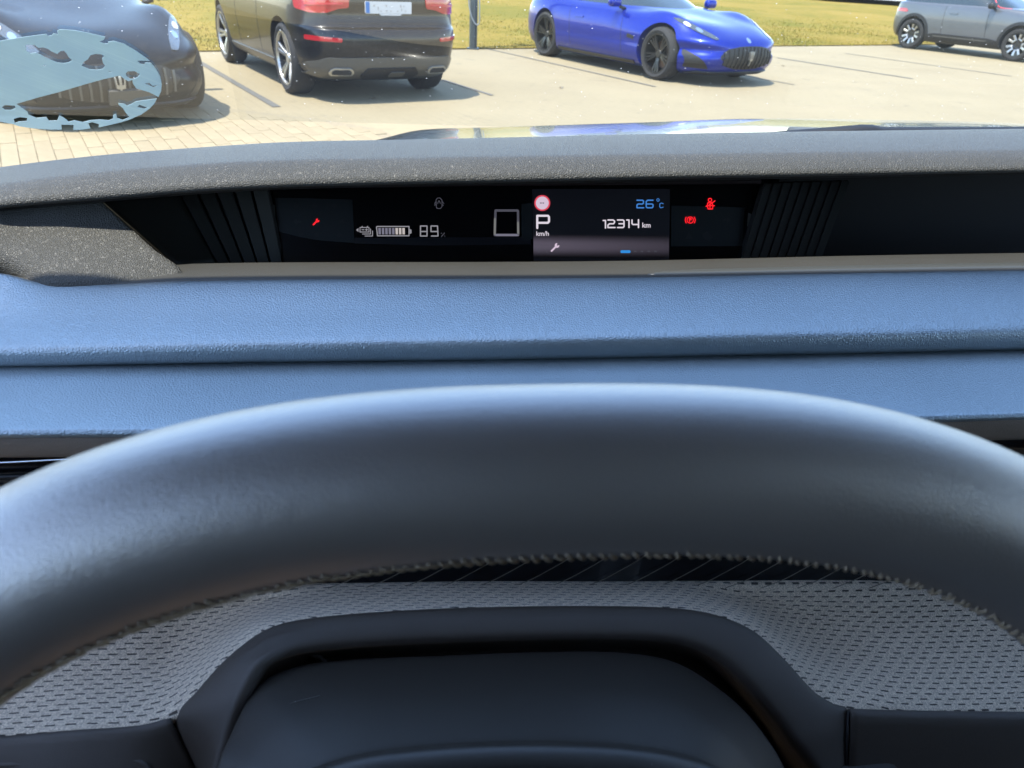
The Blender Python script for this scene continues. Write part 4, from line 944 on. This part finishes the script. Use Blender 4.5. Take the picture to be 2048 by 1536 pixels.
# ------------------------------------------------------------------ steering wheel
TL = R(25); wd = ray(1250, 941).normalized(); wref = C+wd*.168+Vector((0,0,.0008))
vup = CF*math.sin(TL)+CZ*math.cos(TL); wn_ = CF*math.cos(TL)-CZ*math.sin(TL)
wc = wref + CX*(-.016) - vup*.155
sw = empty('steering_wheel', wc); tag(sw, 'dark leather steering wheel with flattened top and cream stitching', 'steering wheel')
def rim_pt(th, a=.172, b=.155, n=2.65):
    c_, s_2 = math.cos(th), math.sin(th); return wc+CX*(a*math.copysign(abs(c_)**(2/n), c_))+vup*(b*math.copysign(abs(s_2)**(2/n), s_2))
NT_ = 220; dense = [rim_pt(2*math.pi*k/2000) for k in range(2000)]
Ls = np.r_[0, np.cumsum([(dense[(k+1) % 2000]-dense[k]).length for k in range(2000)])]
ctr = [];
for k in range(NT_):
    tgt = Ls[-1]*k/NT_; j = min(int(np.searchsorted(Ls, tgt)), 1999); ctr.append(dense[j])
# smooth the resampled loop a little
for _ in range(6): ctr = [(ctr[k-1]+ctr[k]*2+ctr[(k+1) % NT_])/4 for k in range(NT_)]
def ring_frame(k):
    tg = (ctr[(k+1) % NT_]-ctr[k-1]).normalized(); out = tg.cross(wn_).normalized()
    if out.dot(ctr[k]-wc) < 0: out = -out
    return tg, out
RA, RB = .0188, .0186                                         # in-plane and through-plane half sizes
V = []; ns = 40
for k in range(NT_):
    tg, out = ring_frame(k)
    for q in range(ns):
        a = 2*math.pi*q/ns; rr = 1.0
        V.append(ctr[k]+out*(RA*math.cos(a)*rr)+wn_*(RB*math.sin(a)*rr))
me = mesh(V, [(k*ns+q, k*ns+(q+1) % ns, ((k+1) % NT_)*ns+(q+1) % ns, ((k+1) % NT_)*ns+q) for k in range(NT_) for q in range(ns)])
link('rim', fix_normals(me), M['rimskin'], sw)
# stitches along the inner seam: slanted pairs
sa = R(180+21)                                               # seam angle round the section (inner side, towards the dash is +wn)
stm = None; st_i = 0
tot = 0
for k in range(NT_):
    for sub in (0,):
        tg, out = ring_frame(k)
        if (ctr[k]-wc).dot(vup) < .06: continue
        p = ctr[k]
        def sp(a, s): return p+tg*s+out*(RA*1.016*math.cos(a))+wn_*(RB*1.016*math.sin(a))
        j1, j2 = random.uniform(-.05, .05), random.uniform(-.05, .05)
        xx = (ctr[k]-wc).dot(CX)/.15; sa = R(207)-R(13)*max(0, xx)
        for h_ in (0, .5):
            o_h = tg*(h_*Ls[-1]/NT_); jj = random.uniform(-.06, .06)
            pts = [sp(sa-.12+j1+jj, -.0011)+o_h, sp(sa-.02+jj, -.0002)+(-out)*.0003+o_h, sp(sa+.09+j2, .0011)+o_h]
            link('stitch', tube(crom(pts, 4), .00036, 5), M['thread'], sw)
link('hub', xform(box(0, 0, 0, .12, .05, .10, .025, 4), Matrix.Translation(wc-vup*.03+wn_*.01) @ Matrix((( CX.x, wn_.x, vup.x, 0), (CX.y, wn_.y, vup.y, 0), (CX.z, wn_.z, vup.z, 0), (0, 0, 0, 1)))), M['shroud'], sw)
for s in (1, -1):
    link('spoke', tube([wc+CX*(s*.05)-vup*.03, wc+CX*(s*.11)-vup*.028, wc+CX*(s*.165)-vup*.025], .014, 12), M['shroud'], sw)

# ------------------------------------------------------------------ body shell, windscreen and bonnet of our own car
shell = empty('own_car', own(.38, -.2, -CAM_H)); tag(shell, 'dark car we sit in, its glossy bonnet showing beyond the dashboard hood', 'car')
M['p_own'] = paint('paint_own', (.013, .013, .013), .2, .2, .75, .3)
b1 = [(600, 312), (700, 293), (760, 281), (830, 264), (900, 259), (1000, 256), (1300, 247), (1500, 240), (1800, 243), (2048, 250), (2400, 268), (2900, 320)]
f_row = rowpx(b1, 1.80)
def bz_(dy, dz): return [own((p-C).dot(CX)*(1-.07*dy), 1.80-dy, (p-C).z+dz) for p in f_row]
solid(link('bonnet', loft([[p+CF*.10-CZ*.08 for p in f_row], [p+CF*.03-CZ*.012 for p in f_row], f_row, bz_(.28, .035), bz_(.56, .064), bz_(.85, .088)], 120, 8), M['p_own'], shell), .003)
wip = [at(1480, 285, .93), at(1690, 268, .92), at(1735, 265, .92), at(1760, 270, .92), at(2300, 268, .90)]
link('wiper', tube(crom(wip, 40), .010, 8), M['blackplast'], shell)
link('wiper_cover', xform(box(0, 0, 0, .14, .05, .012, .005, 3), Matrix.Translation(at(1690, 272, .94)) @ Matrix.Rotation(YAW, 4, 'Z')), M['greyplastic'], shell)
HY, HZ = .35, .26                                            # windscreen header
WX0, WX1 = -.46, 1.16
roof = [[own(x, y, z) for x in (WX0, WX0+.1, .37, WX1-.1, WX1)] for y, z in ((HY, HZ), (HY-.06, HZ+.03), (-.4, HZ+.07), (-1.2, HZ+.06), (-2.0, HZ-.05))]
for r_ in roof:
    r_[0] -= CZ*.03; r_[-1] -= CZ*.03
solid(link('roof', loft(roof, 30, 6), M['headliner'], shell), .05, 1)
wl = lambda s: own(HY and (WX0-.10*s), HY+(1.05-HY)*s, HZ+(-.20-HZ)*s)
for sx_ in (-1, 1):
    top = own(WX0 if sx_ < 0 else WX1, HY, HZ-.02); bot = own(-.78 if sx_ < 0 else 1.45, 1.0, -.19)
    link('pillar', tube(crom([top, top.lerp(bot, .5)+CZ*.02, bot], 20), .028, 10), M['headliner'], shell)
    xb = -.62 if sx_ < 0 else 1.36
    solid(link('door', grid([[own(xb, y, z) for y in np.linspace(.50, -2.0, 12)] for z in (-.06, -.5, -1.0)]), M['headliner'], shell), .05, 1)
    link('rail', tube([own(WX0 if sx_ < 0 else WX1, HY, HZ-.02), own(WX0 if sx_ < 0 else WX1, -1.2, HZ+.03), own(WX0 if sx_ < 0 else WX1, -2.0, HZ-.06)], .035, 8), M['headliner'], shell)
    solid(link('rear_side_blocker', grid([[own((WX0 if sx_ < 0 else WX1) if z > 0 else xb, y, z) for y in (-.75, -1.4, -2.0)] for z in (.24, -.25)]), M['headliner'], shell), .01, 1)  # unseen panels added over the rear side windows to darken the cabin
    link('centre_pillar', tube([own(WX0 if sx_ < 0 else WX1, -.75, HZ), own(xb, -.70, -.25)], .07, 8), M['headliner'], shell)
solid(link('rear_wall_blocker', grid([[own(x, -2.0, z) for x in np.linspace(-.62, 1.36, 6)] for z in (.25, -.1, -.5, -1.0)]), M['headliner'], shell), .04, 1)  # carried up over the rear window opening to keep light out of the cabin
solid(link('floor', grid([[own(x, y, -1.02) for x in np.linspace(-.62, 1.36, 6)] for y in (1.0, -.5, -2.0)]), M['headliner'], shell), .04, 1)
solid(link('bulkhead', grid([[own(x, .62, z) for x in np.linspace(-.5, 1.24, 6)] for z in (-.20, -.6, -1.0)]), M['black'], shell), .04, 1)
for x0 in (.0, .75):
    link('seat', xform(box(0, 0, 0, .50, .14, .66, .06, 4), Matrix.Translation(own(x0, -.48, -.40)) @ Matrix.Rotation(YAW, 4, 'Z') @ Matrix.Rotation(R(-18), 4, 'X')), M['darkplastic'], shell)
# windscreen pane: thin clear glass with a film of dust and fine specks
t = NT('windscreen_glass'); co = t.coord(); t.n.remove(t.b)
tr = t.new('BsdfTransparent'); tr.inputs[0].default_value = (.93, .955, .94, 1); gl = t.new('BsdfGlossy'); gl.inputs['Roughness'].default_value = .01
fr_ = t.new('Fresnel'); fr_.inputs[0].default_value = 1.5; mx = t.new('MixShader'); t.lk(t.math('MULTIPLY', fr_.outputs[0], .10), mx.inputs[0]); t.lk(tr.outputs[0], mx.inputs[1]); t.lk(gl.outputs[0], mx.inputs[2])
df_ = t.new('BsdfTranslucent'); df_.inputs[0].default_value = (.85, .85, .82, 1)
vn = t.new('TexVoronoi', feature='F1'); vn.inputs['Scale'].default_value = 210; t.lk(co, vn.inputs['Vector'])
wz = t.new('TexWhiteNoise'); t.lk(vn.outputs['Position'], wz.inputs['Vector'])
sz = t.math('MULTIPLY_ADD', t.math('POWER', wz.outputs['Value'], 9.0), .16, .022)
spk = t.math('LESS_THAN', vn.outputs['Distance'], sz)
film = t.math('MULTIPLY_ADD', t.noise(14, 4, .6, co), .008, .002)
mx2 = t.new('MixShader'); t.lk(t.math('MAXIMUM', film, t.math('MULTIPLY', spk, .36)), mx2.inputs[0]); t.lk(mx.outputs[0], mx2.inputs[1]); t.lk(df_.outputs[0], mx2.inputs[2]); t.lk(mx2.outputs[0], t.out.inputs[0])
M['windscreen'] = t.m
ws0, ws1, ws2 = own(0, HY, HZ), own(1, HY, HZ), own(0, 1.02, -.19); wsn = (ws1-ws0).cross(ws2-ws0).normalized()
link('windscreen', grid([[own(x0+(x1-x0)*i/10, y, z) for i in range(11)] for x0, x1, y, z in ((WX0, WX1, HY, HZ), (-.57, 1.28, (HY+1.02)/2, (HZ-.19)/2), (-.78, 1.45, 1.02, -.19))]), M['windscreen'], shell)

# worn oval sticker on the inside of the windscreen
t = NT('sticker_film'); co = t.coord()
rot = t.new('VectorRotate', rotation_type='Z_AXIS'); rot.inputs['Angle'].default_value = R(38); t.lk(co, rot.inputs['Vector']); mp = t.new('Mapping'); mp.inputs['Scale'].default_value = (520, 6, 6); t.lk(rot.outputs[0], mp.inputs['Vector'])
st = t.noise(1.0, 3, .6, mp.outputs[0]); cl_ = t.noise(22, 3, .6, co)
colr = t.mixc(t.math('MULTIPLY', t.smooth(st, .52, .72), .30), t.mixc(cl_, (.40, .51, .57, 1), (.50, .61, .62, 1)), (.68, .76, .73, 1))
t.set(colr, .55, spec=.3); t.b.inputs['Emission Strength'].default_value = 0
tl_ = t.new('BsdfTranslucent'); t.lk(colr, tl_.inputs[0]); ms = t.new('MixShader'); ms.inputs[0].default_value = .55; t.lk(t.b.outputs[0], ms.inputs[1]); t.lk(tl_.outputs[0], ms.inputs[2]); t.lk(ms.outputs[0], t.out.inputs[0])
M['sticker'] = t.m
def z5(pts): return [(x*340/2048, 40+y*230/1385) for x, y in pts]
outer = z5([(-420, 330), (-250, 280), (0, 228), (200, 195), (400, 165), (560, 145), (575, 170), (630, 160), (640, 135), (700, 150), (690, 110), (720, 88), (900, 100), (1080, 135), (1270, 180), (1250, 215), (1190, 240), (1260, 262), (1310, 258), (1300, 240), (1370, 228), (1500, 265), (1640, 350), (1770, 440), (1800, 470), (1700, 465), (1650, 470), (1690, 505), (1740, 515), (1750, 490), (1820, 495), (1880, 570), (1930, 660), (1950, 760), (1940, 840), (1910, 905),
    (1800, 850), (1640, 800), (1600, 740), (1595, 700), (1545, 715), (1490, 680), (1445, 648), (1250, 690), (1000, 760), (700, 850), (450, 915), (195, 990), (330, 1085), (345, 1120), (440, 1160), (560, 1150), (590, 1195), (690, 1190), (715, 1130), (760, 1150), (830, 1205), (900, 1190), (1000, 1212), (1080, 1190), (1200, 1180), (1310, 1190), (1360, 1170), (1365, 1125), (1400, 1110), (1410, 1160), (1480, 1185), (1560, 1150), (1510, 1090), (1480, 1040), (1430, 1000), (1425, 980), (1500, 990), (1530, 1010), (1575, 995), (1640, 960), (1890, 925),
    (1860, 985), (1800, 1050), (1700, 1120), (1560, 1180), (1450, 1215), (1300, 1250), (1190, 1275), (1190, 1235), (1110, 1210), (1065, 1225), (1090, 1285), (1000, 1300), (885, 1305), (885, 1245), (740, 1240), (745, 1300), (600, 1300), (400, 1285), (230, 1260), (160, 1235), (60, 1215), (-100, 1180), (-260, 1130), (-420, 1050), (-520, 930), (-560, 760), (-540, 560), (-490, 430)])
holes = [z5(h) for h in ([(300, 285), (350, 270), (420, 280), (470, 312), (520, 305), (580, 325), (620, 355), (690, 385), (730, 350), (770, 345), (800, 375), (830, 425), (870, 460), (830, 488), (760, 500), (690, 490), (620, 460), (540, 425), (490, 395), (430, 370), (370, 380), (310, 340), (320, 310)],
    [(980, 530), (1010, 480), (1060, 450), (1090, 400), (1150, 385), (1220, 390), (1260, 410), (1230, 440), (1240, 490), (1270, 530), (1240, 565), (1170, 580), (1080, 572)],
    [(1515, 620), (1540, 595), (1620, 592), (1690, 630), (1660, 665), (1610, 690), (1560, 685), (1525, 655)], [(20, 1030), (60, 1005), (180, 1010), (190, 1040), (130, 1065), (60, 1062)], [(165, 1170), (240, 1150), (330, 1160), (320, 1200), (230, 1205), (180, 1225)],
    [(1730, 745), (1800, 735), (1840, 770), (1910, 765), (1850, 790), (1790, 765)], [(1650, 1030), (1680, 1000), (1780, 1035), (1740, 1050)], [(510, 518), (555, 518), (550, 530), (515, 530)], [(1305, 595), (1350, 598), (1345, 608), (1308, 606)])]
W, F = cdt(outer, holes)
V = [on_plane(w.x, w.y, ws0, wsn)-(wsn if wsn.dot(C-ws0) < 0 else -wsn)*.002 for w in W]
stk = link('windscreen_sticker', mesh(V, F, False), M['sticker']); solid(stk, .0004, 0)
tag(stk, 'pale blue oval sticker on the windscreen with flaked off patches', 'sticker')
sp_c = on_plane(210, 116, ws0, wsn)
# a crumb at the foot of the windscreen
link('crumb', xform(box(0, 0, 0, .004, .003, .002, .0008, 2), Matrix.Translation(at(580, 289, .572))), plain('crumb_white', (.75, .70, .6), .8), None); tag(bpy.data.objects['crumb'], 'tiny pale crumb on the far edge of the dashboard hood', 'crumb')
link('crumb', xform(box(0, 0, 0, .0022, .0018, .0014, .0005, 2), Matrix.Translation(at(214, 578, .474))), bpy.data.materials['crumb_white'], None); tag(bpy.data.objects['crumb.001'], 'tiny pale crumb on the top pad left of the display', 'crumb')
